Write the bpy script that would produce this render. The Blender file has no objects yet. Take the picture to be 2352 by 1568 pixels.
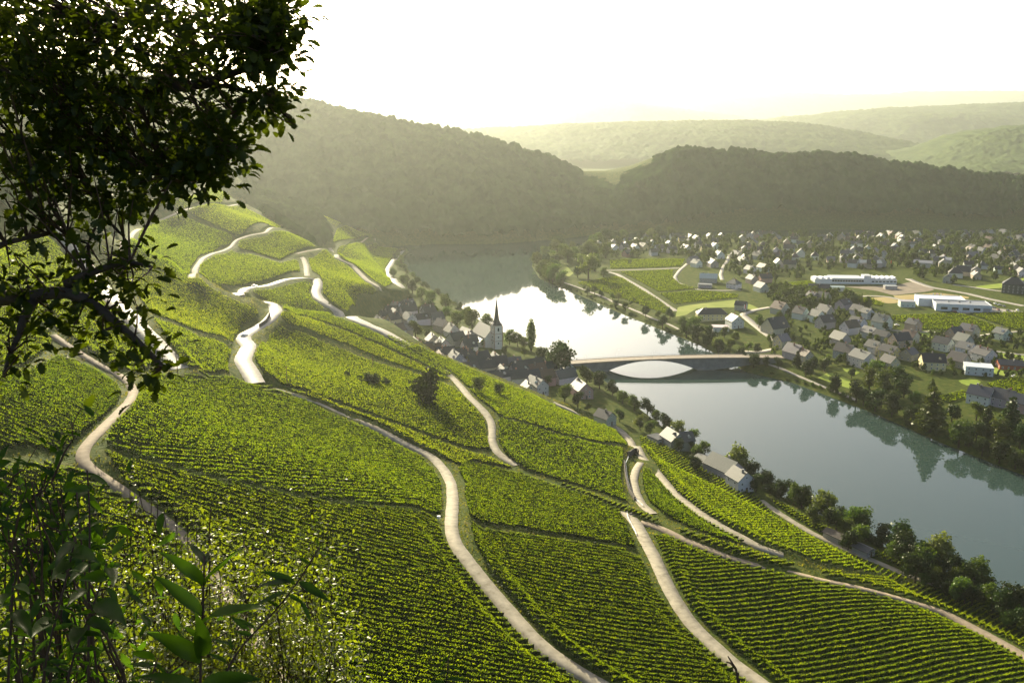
import bpy, math, random
import numpy as np
from mathutils import Vector, Matrix

S = bpy.context.scene
COL = S.collection
R = math.radians
rng = np.random.default_rng(7)
random.seed(7)

# ------------------------------------------------------------------ camera, sky, sun, exposure
PW, PH, FPX = 2352.0, 1568.0, 2037.0          # picture units used for laying things out
CX, CY, CZ, PITCH = PW / 2, PH / 2, 170.0, R(13.6)
SUN_AZ, SUN_EL = R(-21), R(21)                # azimuth from +Y, negative to the left
cam_d = bpy.data.cameras.new('camera')
cam = bpy.data.objects.new('camera', cam_d); COL.objects.link(cam)
cam.location = (0, 0, CZ); cam.rotation_euler = (R(90) - PITCH, 0, 0)
cam_d.sensor_width = 36.0; cam_d.lens = FPX / PW * 36.0
cam_d.clip_start = 0.05; cam_d.clip_end = 30000
S.camera = cam

world = bpy.data.worlds.new('World'); S.world = world; world.use_nodes = True
wn = world.node_tree.nodes; wl = world.node_tree.links; wn.clear()
sky = wn.new('ShaderNodeTexSky'); sky.sky_type = 'NISHITA'; sky.sun_disc = False
sky.sun_elevation = SUN_EL; sky.sun_rotation = SUN_AZ
sky.altitude = 200; sky.air_density = 0.7; sky.dust_density = 4.0; sky.ozone_density = 0.6
bg = wn.new('ShaderNodeBackground'); bg.inputs[1].default_value = 0.1
wo = wn.new('ShaderNodeOutputWorld')
wl.new(sky.outputs[0], bg.inputs[0]); wl.new(bg.outputs[0], wo.inputs[0])

sun_d = bpy.data.lights.new('sun', 'SUN'); sun_d.energy = 5.0; sun_d.angle = R(0.5); sun_d.color = (1.0, 0.90, 0.62)
sun = bpy.data.objects.new('sun', sun_d); COL.objects.link(sun)
SUNV = Vector((math.sin(SUN_AZ) * math.cos(SUN_EL), math.cos(SUN_AZ) * math.cos(SUN_EL), math.sin(SUN_EL)))
sun.rotation_euler = SUNV.to_track_quat('Z', 'Y').to_euler()
sun.location = (0, 0, 300)

S.view_settings.view_transform = 'Standard'; S.view_settings.look = 'None'
S.view_settings.exposure = 1.5; S.view_settings.gamma = 1.0; S.view_settings.use_curve_mapping = False
S.render.engine = 'CYCLES'
cy = S.cycles
cy.max_bounces = 6; cy.diffuse_bounces = 2; cy.glossy_bounces = 2; cy.transmission_bounces = 3
cy.volume_bounces = 0; cy.transparent_max_bounces = 4
cy.caustics_reflective = False; cy.caustics_refractive = False
cy.use_adaptive_sampling = True; cy.adaptive_threshold = 0.015
cy.use_denoising = True; cy.denoiser = 'OPENIMAGEDENOISE'; cy.denoising_input_passes = 'RGB_ALBEDO_NORMAL'
cy.sample_clamp_indirect = 4.0

# ------------------------------------------------------------------ materials
def mat(name, build):
    m = bpy.data.materials.new(name); m.use_nodes = True
    nt = m.node_tree; nt.nodes.clear()
    out = nt.nodes.new('ShaderNodeOutputMaterial')
    build(nt, out); return m
def N(nt, t, **kw):
    n = nt.nodes.new(t)
    for k, v in kw.items():
        if k.startswith('i_'): n.inputs[k[2:]].default_value = v
        else: setattr(n, k, v)
    return n
def noise_ramp(nt, scale, stops, detail=4.0, vec=None, rough=.6, dist=0.0):
    tx = N(nt, 'ShaderNodeTexNoise'); tx.inputs['Scale'].default_value = scale; tx.inputs['Detail'].default_value = detail
    tx.inputs['Roughness'].default_value = rough; tx.inputs['Distortion'].default_value = dist
    if vec is None:
        g = N(nt, 'ShaderNodeNewGeometry'); vec = g.outputs['Position']
    nt.links.new(vec, tx.inputs['Vector'])
    cr = N(nt, 'ShaderNodeValToRGB'); e = cr.color_ramp.elements
    while len(e) < len(stops): e.new(.5)
    for el, (p, c) in zip(e, stops):
        el.position = p; el.color = (*c, 1)
    nt.links.new(tx.outputs['Fac'], cr.inputs['Fac'])
    return cr, tx
def objvec(nt): return N(nt, 'ShaderNodeTexCoord').outputs['Object']
def pbsdf(nt, out, rough=.8, spec=.3):
    b = N(nt, 'ShaderNodeBsdfPrincipled'); b.inputs['Roughness'].default_value = rough
    b.inputs['Specular IOR Level'].default_value = spec
    nt.links.new(b.outputs[0], out.inputs[0]); return b
def bumped(nt, b, scale, strength, dist=.1, vec=None):
    tx = N(nt, 'ShaderNodeTexNoise'); tx.inputs['Scale'].default_value = scale; tx.inputs['Detail'].default_value = 5
    if vec is None: vec = N(nt, 'ShaderNodeNewGeometry').outputs['Position']
    nt.links.new(vec, tx.inputs['Vector'])
    bp = N(nt, 'ShaderNodeBump'); bp.inputs['Strength'].default_value = strength; bp.inputs['Distance'].default_value = dist
    nt.links.new(tx.outputs['Fac'], bp.inputs['Height']); nt.links.new(bp.outputs[0], b.inputs['Normal'])
def surf(name, stops, scale, rough=.85, spec=.02, bump=None, detail=4.0, obj=False, dist=0.0):
    def f(nt, out):
        v = objvec(nt) if obj else None
        b = pbsdf(nt, out, rough, spec)
        cr, _ = noise_ramp(nt, scale, stops, detail, vec=v, dist=dist)
        nt.links.new(cr.outputs[0], b.inputs['Base Color'])
        if bump: bumped(nt, b, bump[0], bump[1], bump[2], vec=v)
    return mat(name, f)
def tinted(name, rough=.8, spec=.3, scale=1.2, amount=.35, bump=None, metallic=0.0):
    """colour comes from the object's own colour, broken up by noise"""
    def f(nt, out):
        b = pbsdf(nt, out, rough, spec); b.inputs['Metallic'].default_value = metallic
        oi = N(nt, 'ShaderNodeObjectInfo')
        cr, _ = noise_ramp(nt, scale, [(.3, (1 - amount,) * 3), (.7, (1, 1, 1))], 5, vec=objvec(nt))
        mx = N(nt, 'ShaderNodeMix', data_type='RGBA', blend_type='MULTIPLY'); mx.inputs[0].default_value = 1
        nt.links.new(oi.outputs['Color'], mx.inputs[6]); nt.links.new(cr.outputs[0], mx.inputs[7])
        nt.links.new(mx.outputs[2], b.inputs['Base Color'])
        if bump: bumped(nt, b, bump[0], bump[1], bump[2], vec=objvec(nt))
    return mat(name, f)
def leafmat(name, dark, light, trans, tfac=.45, gloss=.05, grough=.35, scale=.6, by_object=0.0, obj=False, tint=False):
    """thin leaf: diffuse on the lit side, light coming through, a little shine"""
    def f(nt, out):
        v = objvec(nt) if obj else None
        cr, _ = noise_ramp(nt, scale, [(.32, dark), (.68, light)], 3, vec=v)
        col = cr.outputs[0]
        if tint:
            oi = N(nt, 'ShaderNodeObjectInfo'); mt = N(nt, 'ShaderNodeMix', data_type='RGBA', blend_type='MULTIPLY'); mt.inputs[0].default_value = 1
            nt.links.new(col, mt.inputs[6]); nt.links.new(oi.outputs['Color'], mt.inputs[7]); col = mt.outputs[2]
        if by_object:
            oi = N(nt, 'ShaderNodeObjectInfo'); hs = N(nt, 'ShaderNodeHueSaturation')
            mr = N(nt, 'ShaderNodeMapRange'); mr.inputs[3].default_value = 1 - by_object; mr.inputs[4].default_value = 1 + by_object
            nt.links.new(oi.outputs['Random'], mr.inputs[0]); nt.links.new(mr.outputs[0], hs.inputs['Value'])
            mr2 = N(nt, 'ShaderNodeMapRange'); mr2.inputs[3].default_value = .485; mr2.inputs[4].default_value = .53
            nt.links.new(oi.outputs['Random'], mr2.inputs[0]); nt.links.new(mr2.outputs[0], hs.inputs['Hue'])
            nt.links.new(col, hs.inputs['Color']); col = hs.outputs[0]
        d = N(nt, 'ShaderNodeBsdfDiffuse'); nt.links.new(col, d.inputs[0])
        t = N(nt, 'ShaderNodeBsdfTranslucent')
        mm = N(nt, 'ShaderNodeMix', data_type='RGBA', blend_type='MULTIPLY'); mm.inputs[0].default_value = 1
        mm.inputs[7].default_value = (*trans, 1); nt.links.new(col, mm.inputs[6]); nt.links.new(mm.outputs[2], t.inputs[0])
        m1 = N(nt, 'ShaderNodeMixShader'); m1.inputs[0].default_value = tfac
        nt.links.new(d.outputs[0], m1.inputs[1]); nt.links.new(t.outputs[0], m1.inputs[2])
        g = N(nt, 'ShaderNodeBsdfGlossy'); g.inputs['Roughness'].default_value = grough; g.inputs[0].default_value = (.95, .95, .9, 1)
        m2 = N(nt, 'ShaderNodeMixShader'); m2.inputs[0].default_value = gloss
        nt.links.new(m1.outputs[0], m2.inputs[1]); nt.links.new(g.outputs[0], m2.inputs[2])
        nt.links.new(m2.outputs[0], out.inputs[0])
    return mat(name, f)

M = {}
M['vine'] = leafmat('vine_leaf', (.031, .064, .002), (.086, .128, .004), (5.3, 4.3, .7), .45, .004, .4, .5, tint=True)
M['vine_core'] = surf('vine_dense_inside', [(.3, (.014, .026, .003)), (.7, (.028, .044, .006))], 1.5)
M['ground'] = surf('hillside_ground', [(.3, (.024, .040, .007)), (.5, (.048, .066, .011)), (.62, (.075, .080, .018)), (.8, (.10, .085, .035))], .3, bump=(1.6, .9, .5), detail=8)
M['asphalt_old'] = surf('pale_concrete_track', [(.28, (.14, .12, .08)), (.45, (.22, .195, .145)), (.7, (.30, .265, .20))], .45, .85, .15, bump=(3, .3, .05), detail=8)
M['asphalt'] = surf('pale_asphalt', [(.3, (.17, .155, .13)), (.55, (.235, .215, .18)), (.75, (.28, .26, .22))], .6, .68, .2, detail=8)
M['gravel'] = surf('gravel_track', [(.3, (.14, .11, .075)), (.7, (.24, .19, .13))], .6, .9, .2, detail=8)
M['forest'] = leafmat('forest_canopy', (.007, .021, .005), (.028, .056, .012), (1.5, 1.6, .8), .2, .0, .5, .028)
M['far_forest'] = surf('far_forest', [(.35, (.030, .050, .016)), (.65, (.060, .085, .026))], .02, detail=10)
M['field_pale'] = surf('pale_field', [(.3, (.30, .28, .13)), (.7, (.40, .38, .2))], .02)

def f_water(nt, out):
    b = pbsdf(nt, out, .035, .5); b.inputs['Base Color'].default_value = (.026, .046, .040, 1); b.inputs['IOR'].default_value = 1.33
    mp = N(nt, 'ShaderNodeMapping'); mp.inputs['Scale'].default_value = (1, .35, 1)
    g = N(nt, 'ShaderNodeNewGeometry'); nt.links.new(g.outputs['Position'], mp.inputs[0])
    t1 = N(nt, 'ShaderNodeTexNoise'); t1.inputs['Scale'].default_value = .55; t1.inputs['Detail'].default_value = 4
    nt.links.new(mp.outputs[0], t1.inputs['Vector'])
    bp = N(nt, 'ShaderNodeBump'); bp.inputs['Strength'].default_value = .08; bp.inputs['Distance'].default_value = .12
    nt.links.new(t1.outputs['Fac'], bp.inputs['Height']); nt.links.new(bp.outputs[0], b.inputs['Normal'])
M['water'] = mat('river_water', f_water)

# ------------------------------------------------------------------ mesh and scene helpers
def mesh_np(name, V, Fq, smooth=False):
    """V (n,3); Fq (m,k) faces of one size, or a list of such arrays"""
    me = bpy.data.meshes.new(name)
    V = np.asarray(V, np.float32)
    Fs = Fq if isinstance(Fq, list) else [Fq]
    Fs = [np.asarray(f, np.int32) for f in Fs if len(f)]
    loops = np.concatenate([f.ravel() for f in Fs]); sizes = np.concatenate([np.full(len(f), f.shape[1], np.int32) for f in Fs])
    starts = np.concatenate([[0], np.cumsum(sizes)[:-1]]).astype(np.int32)
    me.vertices.add(len(V)); me.vertices.foreach_set('co', V.ravel())
    me.loops.add(len(loops)); me.loops.foreach_set('vertex_index', loops)
    me.polygons.add(len(sizes)); me.polygons.foreach_set('loop_start', starts)
    if smooth: me.polygons.foreach_set('use_smooth', np.ones(len(sizes), bool))
    me.update(calc_edges=True); return me
def add(name, me, m=None, parent=None, loc=None, rz=None, label=None, cat=None, group=None, kind=None, color=None):
    o = bpy.data.objects.new(name, me); COL.objects.link(o)
    if m is not None and me is not None and not me.materials: me.materials.append(m)
    if parent is not None: o.parent = parent
    if loc is not None: o.location = loc
    if rz is not None: o.rotation_euler = (0, 0, rz)
    if label: o['label'] = label
    if cat: o['category'] = cat
    if group: o['group'] = group
    if kind: o['kind'] = kind
    if color: o.color = (*color, 1)
    return o
class MB:
    """collects boxes, prisms, tubes ... into one mesh"""
    def __init__(s): s.v = []; s.f = []
    def poly(s, pts, faces):
        b = len(s.v); s.v += [tuple(p) for p in pts]; s.f += [tuple(b + i for i in f) for f in faces]; return s
    def box(s, c, d, rz=0.0):
        x, y, z = (k / 2 for k in d); cs, sn = math.cos(rz), math.sin(rz)
        P = [(c[0] + a * cs - b * sn, c[1] + a * sn + b * cs, c[2] + e) for e in (-z, z) for a, b in ((-x, -y), (x, -y), (x, y), (-x, y))]
        return s.poly(P, [(3, 2, 1, 0), (4, 5, 6, 7), (0, 1, 5, 4), (1, 2, 6, 5), (2, 3, 7, 6), (3, 0, 4, 7)])
    def tube(s, pts, rad, n=6, cap=True):
        pts = [Vector(p) for p in pts]; rad = rad if hasattr(rad, '__len__') else [rad] * len(pts); b = len(s.v)
        for i, p in enumerate(pts):
            d = (pts[min(i + 1, len(pts) - 1)] - pts[max(i - 1, 0)]).normalized()
            a = d.cross(Vector((0, 0, 1)));
            if a.length < .05: a = d.cross(Vector((1, 0, 0)))
            a.normalize(); c = d.cross(a)
            for k in range(n):
                t = 2 * math.pi * k / n; q = p + (a * math.cos(t) + c * math.sin(t)) * rad[i]; s.v.append(tuple(q))
        for i in range(len(pts) - 1):
            for k in range(n):
                k2 = (k + 1) % n; s.f.append((b + i * n + k, b + i * n + k2, b + (i + 1) * n + k2, b + (i + 1) * n + k))
        if cap:
            s.f.append(tuple(b + k for k in range(n))[::-1]); s.f.append(tuple(b + (len(pts) - 1) * n + k for k in range(n)))
        return s
    def mesh(s, name, smooth=False):
        me = bpy.data.meshes.new(name); me.from_pydata(s.v, [], s.f); me.update()
        if smooth: me.polygons.foreach_set('use_smooth', [True] * len(me.polygons))
        return me
def icosphere_np(sub):
    t = (1 + 5 ** .5) / 2
    v = [(-1, t, 0), (1, t, 0), (-1, -t, 0), (1, -t, 0), (0, -1, t), (0, 1, t), (0, -1, -t), (0, 1, -t), (t, 0, -1), (t, 0, 1), (-t, 0, -1), (-t, 0, 1)]
    f = [(0, 11, 5), (0, 5, 1), (0, 1, 7), (0, 7, 10), (0, 10, 11), (1, 5, 9), (5, 11, 4), (11, 10, 2), (10, 7, 6), (7, 1, 8), (3, 9, 4), (3, 4, 2), (3, 2, 6), (3, 6, 8), (3, 8, 9), (4, 9, 5), (2, 4, 11), (6, 2, 10), (8, 6, 7), (9, 8, 1)]
    v = [Vector(p).normalized() for p in v]
    for _ in range(sub):
        c = {}; nf = []
        def mid(a, b):
            k = (min(a, b), max(a, b))
            if k not in c: v.append(((v[a] + v[b]) / 2).normalized()); c[k] = len(v) - 1
            return c[k]
        for a, b, d in f:
            x, y, z = mid(a, b), mid(b, d), mid(d, a); nf += [(a, x, z), (b, y, x), (d, z, y), (x, y, z)]
        f = nf
    return np.array([tuple(p) for p in v], float), np.array(f, np.int32)

# ------------------------------------------------------------------ layout: picture point -> place on the ground
sp, cp = math.sin(PITCH), math.cos(PITCH)
def rays(u, v):
    a = (np.asarray(u, float) - CX) / FPX; b = (np.asarray(v, float) - CY) / FPX
    d = np.stack([a + 0 * b, cp - b * sp + 0 * a, -sp - b * cp + 0 * a], -1)
    return d / np.linalg.norm(d, axis=-1, keepdims=True)
def proj(p):
    x, y, z = p[0], p[1], p[2] - CZ
    f = y * cp - z * sp
    return CX + FPX * x / f, CY - FPX * (y * sp + z * cp) / f
def sst(a, b, x):
    t = np.clip((x - a) / (b - a), 0, 1); return t * t * (3 - 2 * t)
def poly_dist(P, Q):
    best = np.full(P.shape[:-1], 1e18)
    for a, b in zip(Q[:-1], Q[1:]):
        ab = b - a; t = np.clip(((P - a) @ ab) / (ab @ ab), 0, 1)
        d = P - a - t[..., None] * ab; best = np.minimum(best, (d * d).sum(-1))
    return np.sqrt(best)
def inside(P, Q):
    x, y = P[..., 0], P[..., 1]; c = np.zeros(x.shape, bool); n = len(Q)
    for i in range(n):
        x1, y1 = Q[i]; x2, y2 = Q[(i + 1) % n]
        if y1 == y2: continue
        c ^= ((y1 > y) != (y2 > y)) & (x < (x2 - x1) * (y - y1) / (y2 - y1) + x1)
    return c
def fnoise(x, y, s, seed=0):
    """cheap smooth value noise"""
    r = np.random.default_rng(seed); T = r.random((64, 64))
    fx, fy = x / s, y / s; i, j = np.floor(fx).astype(int), np.floor(fy).astype(int); a, b = fx - i, fy - j
    a = a * a * (3 - 2 * a); b = b * b * (3 - 2 * b); g = lambda p, q: T[p % 64, q % 64]
    return (g(i, j) * (1 - a) + g(i + 1, j) * a) * (1 - b) + (g(i, j + 1) * (1 - a) + g(i + 1, j + 1) * a) * b - .5

# ------------------------------------------------------------------ terrain
LBW = np.array([(420, -420), (300, 60), (250, 175), (203, 257), (182, 284), (171, 308), (152, 345), (135, 378), (114, 415), (93, 469), (76, 537), (62, 594), (41, 646), (9, 701), (-30, 785), (-62, 878), (-91, 953), (-133, 1091), (-152, 1186), (-145, 1250), (-107, 1306), (-40, 1300), (30, 1330), (150, 1425), (400, 1480), (1600, 1540)], float)
RBW = np.array([(560, -380), (420, 100), (330, 250), (277, 367), (257, 418), (239, 462), (220, 520), (192, 583), (167, 611), (160, 650), (150, 692), (134, 733), (106, 804), (84, 867), (54, 953), (32, 1010), (25, 1102), (30, 1186), (70, 1260), (170, 1340), (400, 1395), (1600, 1450)], float)
RIVER = np.concatenate([LBW, RBW[::-1]])
EAST = np.concatenate([RBW, np.array([(9000, 1450), (9000, -380)], float)])
SK1 = [(-700, 60), (-300, 100), (0, 135), (250, 165), (470, 200), (560, 216), (660, 235), (750, 247), (850, 267), (940, 286), (1040, 303), (1130, 328), (1200, 348), (1280, 368), (1340, 381), (1390, 380), (1450, 368), (1500, 350), (1560, 342), (1600, 344), (1650, 350), (1700, 348), (1760, 354), (1830, 357), (1900, 350), (1960, 354), (2020, 367), (2080, 380), (2140, 390), (2200, 403), (2290, 408), (2352, 412), (2500, 425), (2800, 450), (3300, 470)]
def sk_world(SK, Y):
    a = np.array(SK, float); d = rays(a[:, 0], a[:, 1]); t = Y / d[:, 1]
    return d[:, 0] * t, CZ + d[:, 2] * t
HX, HZ = sk_world(SK1, 1720.)
def hill1(x, y):
    zr = np.interp(x, HX, HZ) - 9
    foot = np.interp(x, [-900, -300, -107, -40, 30, 150, 400, 1600], [1150, 1230, 1318, 1312, 1345, 1440, 1495, 1560])
    t = (y - foot) / (1720. - foot)
    up = np.sin(np.clip(t, 0, 1) * math.pi / 2) ** 1.15
    z = np.where(t < 0, -30, 1 + (zr - 1) * up)
    z = np.where(y > 1720, zr - (y - 1720) * .22, z)
    z = z + sst(0, .25, t) * (1 - sst(.7, 1, t)) * (8 * np.sin(x / 90 + y / 160) + 5 * np.sin(x / 41 - y / 70))
    return np.maximum(z, -30)
def trough(P, pts, dep, sig):
    pts = np.array(pts, float); return -dep * np.exp(-(poly_dist(P, pts) / sig) ** 2)
def base_height(x, y):
    P = np.stack([x, y], -1)
    dl = poly_dist(P, LBW); dr = poly_dist(P, RBW)
    riv = inside(P, RIVER); east = inside(P, EAST)
    e = np.interp(y, [250, 430, 470, 490, 510, 545, 600, 670, 760, 820, 880], [36, 38, 50, 75, 105, 122, 130, 118, 80, 48, 36])
    terr = np.interp(dl, [0, 5, 14, 34], [0, 2.6, 4.5, 6.0]) + np.clip(dl - 34, 0, 200) * .10
    top = np.interp(dl, [0, 36, 60, 120, 200, 250, 300, 350, 420, 520, 700, 1500], [11.5, 12.5, 20, 38, 62, 82, 108, 142, 178, 200, 212, 225])
    top = np.where(top > 12, 12 + (top - 12) * (1 + .55 * sst(620, 900, y)), top)
    w = sst(e, e + np.clip(e * .2, 11, 22), dl); zw = np.minimum(terr * (1 - w) + np.maximum(top, terr) * w, 235)
    zw = zw + trough(P, [(-185, 1000), (-250, 1055), (-330, 1110), (-450, 1180)], 24, 34) * sst(45, 120, dl)
    zw = zw + trough(P, [(-90, 610), (-150, 560), (-215, 535), (-300, 525)], 13, 24) - trough(P, [(-125, 478), (-160, 470), (-220, 455)], 5, 24)
    zw = zw + sst(40, 120, dl) * (3.0 * np.sin(x / 37 + y / 61) + 2.0 * np.sin(y / 29 - x / 53))
    h1 = hill1(x, y)
    f = sst(1225, 1335, y); zw2 = np.maximum(zw * (1 - f) + np.minimum(h1, zw) * f, h1)
    ze = np.interp(dr, [0, 4, 12, 60, 400, 1000], [0, 2.2, 3.6, 7.0, 10, 12])
    z = np.where(riv, -np.minimum(np.minimum(dl, dr) * .35, 4.0), np.where(east, ze, zw2))
    z = np.where(east & (y > 1440), np.maximum(z, h1), z)
    # the rock the viewer stands on
    r = np.hypot(x, y); th = np.degrees(np.arctan2(-x, y))     # positive to the left of straight ahead
    k = .62 + .75 * (1 - sst(-5, 12, th) * (1 - sst(110, 150, th)))
    knob = 168.35 - np.maximum(r - 1.0, 0) * k - np.maximum(r - 15, 0) * 1.0
    knob = np.where(y < -2, np.maximum(knob, 168 - .1 * np.abs(y) - np.maximum(np.abs(x) - 20, 0) * .6), knob)
    return np.maximum(z, knob)
GS = 2.0
GX = np.arange(-640, 1120, GS); GY = np.arange(-70, 1560, GS)
gx, gy = np.meshgrid(GX, GY)
GZ = base_height(gx, gy)
def hs(x, y):
    fx = np.clip((np.asarray(x, float) - GX[0]) / GS, 0, len(GX) - 1.001); fy = np.clip((np.asarray(y, float) - GY[0]) / GS, 0, len(GY) - 1.001)
    i = fx.astype(int); j = fy.astype(int); a = fx - i; b = fy - j
    return (GZ[j, i] * (1 - a) + GZ[j, i + 1] * a) * (1 - b) + (GZ[j + 1, i] * (1 - a) + GZ[j + 1, i + 1] * a) * b
def at_np(u, v, t0=45.0, tmax=1600.0):
    u = np.asarray(u, float); v = np.asarray(v, float); d = rays(u, v); t = np.full(u.shape, t0); hit = np.zeros(u.shape, bool)
    for _ in range(4000):
        p = d * t[..., None]; g = CZ + p[..., 2] - hs(p[..., 0], p[..., 1])
        hit |= g <= 0; act = ~hit & (t < tmax)
        if not act.any(): break
        t = np.where(act, t + np.maximum(.25, np.maximum(g, 0) * .3), t)
    return d * t[..., None]
def at(u, v):
    p = at_np(np.array([u]), np.array([v]))[0]; return Vector((p[0], p[1], float(hs(p[0], p[1]))))
def atl(pts):
    a = np.array(pts, float); p = at_np(a[:, 0], a[:, 1]); return p[:, :2]
def resample(P, ds):
    P = np.asarray(P, float); L = np.concatenate([[0], np.cumsum(np.linalg.norm(np.diff(P, axis=0), axis=1))])
    n = max(2, int(L[-1] / ds) + 1); t = np.linspace(0, L[-1], n)
    return np.stack([np.interp(t, L, P[:, k]) for k in range(P.shape[1])], -1)
def smooth(P, it):
    P = np.array(P, float)
    for _ in range(it): P[1:-1] = P[1:-1] * .5 + (P[:-2] + P[2:]) * .25
    return P

# ------------------------------------------------------------------ roads (picture points, laid on the ground) and their benches
ROADS = [
 # name, width, material, label, points, picture end hidden
 ('road', 7.0, 'asphalt', 'pale two-lane road coming down behind the oak branches', [(120,520),(150,552),(180,589),(217,639),(277,706),(327,759),(367,799),(397,833),(410,848)]),
 ('road', 7.0, 'asphalt', 'sunlit winding two-lane road with hairpin bends down to the village', [(588,880),(578,862),(568,845),(557,828),(564,811),(572,795),(558,779),(563,768),(588,754),(618,738),(634,718),(631,704),(606,694),(575,686),(548,678),(545,672),(558,666),(585,659),(628,653),(658,642),(698,638),(724,640),(731,651),(725,671),(731,684),(751,701),(778,716),(811,731),(845,748),(878,761),(910,779),(940,798)]),
 ('track', 4.2, 'asphalt_old', 'short side road climbing from the hairpin into the vines', [(706,634),(704,624),(703,611),(698,596),(688,586)]),
 ('track', 4.2, 'asphalt_old', 'straight pale track running down to the first village roofs', [(757,570),(763,577),(774,591),(811,611),(845,645),(875,668),(890,680)]),
 ('road', 6.0, 'asphalt', 'bright riverside road curving below the far vineyard', [(940,578),(915,588),(904,598),(891,618),(894,631),(908,648),(925,662)]),
 ('track', 3.6, 'asphalt_old', 'pale track winding up through the far terraces', [(437,650),(441,641),(448,618),(464,595),(491,581),(531,568),(538,558),(545,550),(571,541),(611,535),(651,528)]),
 ('track', 3.6, 'asphalt_old', 'uppermost pale track below the oak branches', [(262,610),(280,582),(284,566),(300,543),(320,526),(364,508),(391,496),(411,486),(461,476),(511,473),(558,469)]),
 ('track', 3.2, 'gravel', 'dark hedged track across the far spur', [(681,583),(728,574),(811,559),(861,551)]),
 ('track', 3.6, 'asphalt_old', 'long pale concrete track curving through the middle of the vineyards', [(600,886),(630,892),(660,899),(690,910),(740,932),(784,954),(834,971),(884,994),(927,1019),(970,1039),(997,1054),(1022,1082),(1037,1112),(1040,1146),(1038,1179),(1036,1206),(1039,1232),(1051,1259),(1077,1292),(1107,1332),(1144,1376),(1184,1422),(1230,1472),(1277,1512),(1330,1546),(1372,1570),(1420,1600),(1480,1640)]),
 ('track', 2.5, 'gravel', 'rutted gravel track winding down on the left', [(120,770),(143,786),(173,806),(200,823),(240,846),(274,863),(298,882),(308,900),(300,919),(277,943),(254,966),(227,993),(200,1020),(184,1040),(184,1056),(202,1078),(230,1092),(300,1142),(380,1198),(437,1252),(520,1370),(587,1479),(650,1559),(690,1620)]),
 ('track', 3.4, 'asphalt_old', 'short pale bend of track between the two middle vineyards', [(1020,850),(1044,872),(1060,890),(1078,912),(1095,928),(1117,951),(1129,971),(1131,994),(1129,1014),(1140,1037),(1160,1054),(1187,1069)]),
 ('track', 3.8, 'asphalt_old', 'grey track below the village bending past the stone wall', [(1270,925),(1300,938),(1334,951),(1384,967),(1424,987),(1450,1014),(1470,1041),(1477,1054),(1495,1069),(1515,1092),(1538,1120),(1564,1146),(1597,1171),(1628,1192),(1667,1215),(1705,1235),(1740,1255),(1800,1275)]),
 ('track', 3.4, 'asphalt_old', 'track looping under the white guard rail beside the stone wall', [(1472,1062),(1460,1080),(1455,1102),(1461,1133),(1474,1159),(1500,1180)]),
 ('track', 4.0, 'asphalt_old', 'pale concrete track running off at the lower right', [(1434,1174),(1448,1187),(1466,1208),(1477,1232),(1490,1256),(1502,1276),(1517,1312),(1540,1359),(1567,1404),(1590,1436),(1635,1479),(1678,1519),(1728,1556),(1790,1600)]),
 ('track', 3.6, 'gravel', 'brown track rising between vine plots to the right edge', [(1470,1200),(1513,1212),(1577,1243),(1601,1252),(1668,1279),(1735,1299),(1828,1319),(1901,1336),(1968,1349),(2035,1366),(2101,1386),(2168,1409),(2235,1442),(2301,1476),(2352,1506),(2420,1545)]),
 ('track', 3.0, 'asphalt_old', 'narrow track on the lowest vineyard terrace above the riverside trees', [(1748,1149),(1775,1169),(1818,1196),(1868,1226),(1918,1249),(1968,1272),(2035,1299),(2085,1322),(2151,1342),(2201,1359)]),
]
road_lines = []
for nm, w, m, lab, pts in ROADS:
    P = smooth(resample(atl(pts), 2.0), 6)
    z = smooth(hs(P[:, 0], P[:, 1])[:, None], 14)[:, 0]
    road_lines.append((nm, w, m, lab, P, z))
def bench(P, z, flat, fall):
    best = {}
    for (x, y), zz in zip(P, z):
        i0 = int((x - GX[0]) / GS); j0 = int((y - GY[0]) / GS); k = int((flat + fall) / GS) + 2
        for j in range(max(0, j0 - k), min(len(GY), j0 + k + 1)):
            for i in range(max(0, i0 - k), min(len(GX), i0 + k + 1)):
                d = (GX[i] - x) ** 2 + (GY[j] - y) ** 2
                if d < best.get((j, i), (1e9,))[0]: best[(j, i)] = (d, zz)
    for (j, i), (d, zz) in best.items():
        d = math.sqrt(d)
        if d < flat + fall:
            w = 1 - float(sst(flat, flat + fall, d)); GZ[j, i] = GZ[j, i] * (1 - w) + zz * w
for nm, w, m, lab, P, z in road_lines: bench(P, z, w / 2 + 2.2, 5.0)

# one sheet for the whole valley, fine on the vineyard slope, coarse far away
def graded(cuts):
    out = []
    for a, b, s in cuts: out.append(np.arange(a, b, s))
    return np.unique(np.concatenate(out + [[cuts[-1][1]]]))
TX = graded([(-13200, -1400, 590), (-1400, -520, 40), (-520, 290, 3), (290, 640, 7), (640, 1100, 20), (1100, 2000, 60), (2000, 13200, 560)])
TY = graded([(-600, -60, 30), (-60, 620, 2.6), (620, 1300, 4), (1300, 1560, 10), (1560, 2300, 30), (2300, 15200, 645)])
tx, ty = np.meshgrid(TX, TY)
tz = base_height(tx, ty)
ing = (tx > GX[0] + 4) & (tx < GX[-1] - 4) & (ty > GY[0] + 4) & (ty < GY[-1] - 4)
tz[ing] = hs(tx[ing], ty[ing])
tz = np.where((ty > 1800), np.maximum(tz, 15), tz)
tz = np.where(np.abs(tx) > 1400, np.minimum(tz, 120), tz)
nx, ny = len(TX), len(TY)
idx = np.arange(nx * ny).reshape(ny, nx)
TF = np.stack([idx[:-1, :-1], idx[:-1, 1:], idx[1:, 1:], idx[1:, :-1]], -1).reshape(-1, 4)
add('terrain', mesh_np('terrain', np.stack([tx, ty, tz], -1).reshape(-1, 3), TF, True), M['ground'], kind='structure', label='grassy valley floor and steep hillside under the vineyards')
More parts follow.
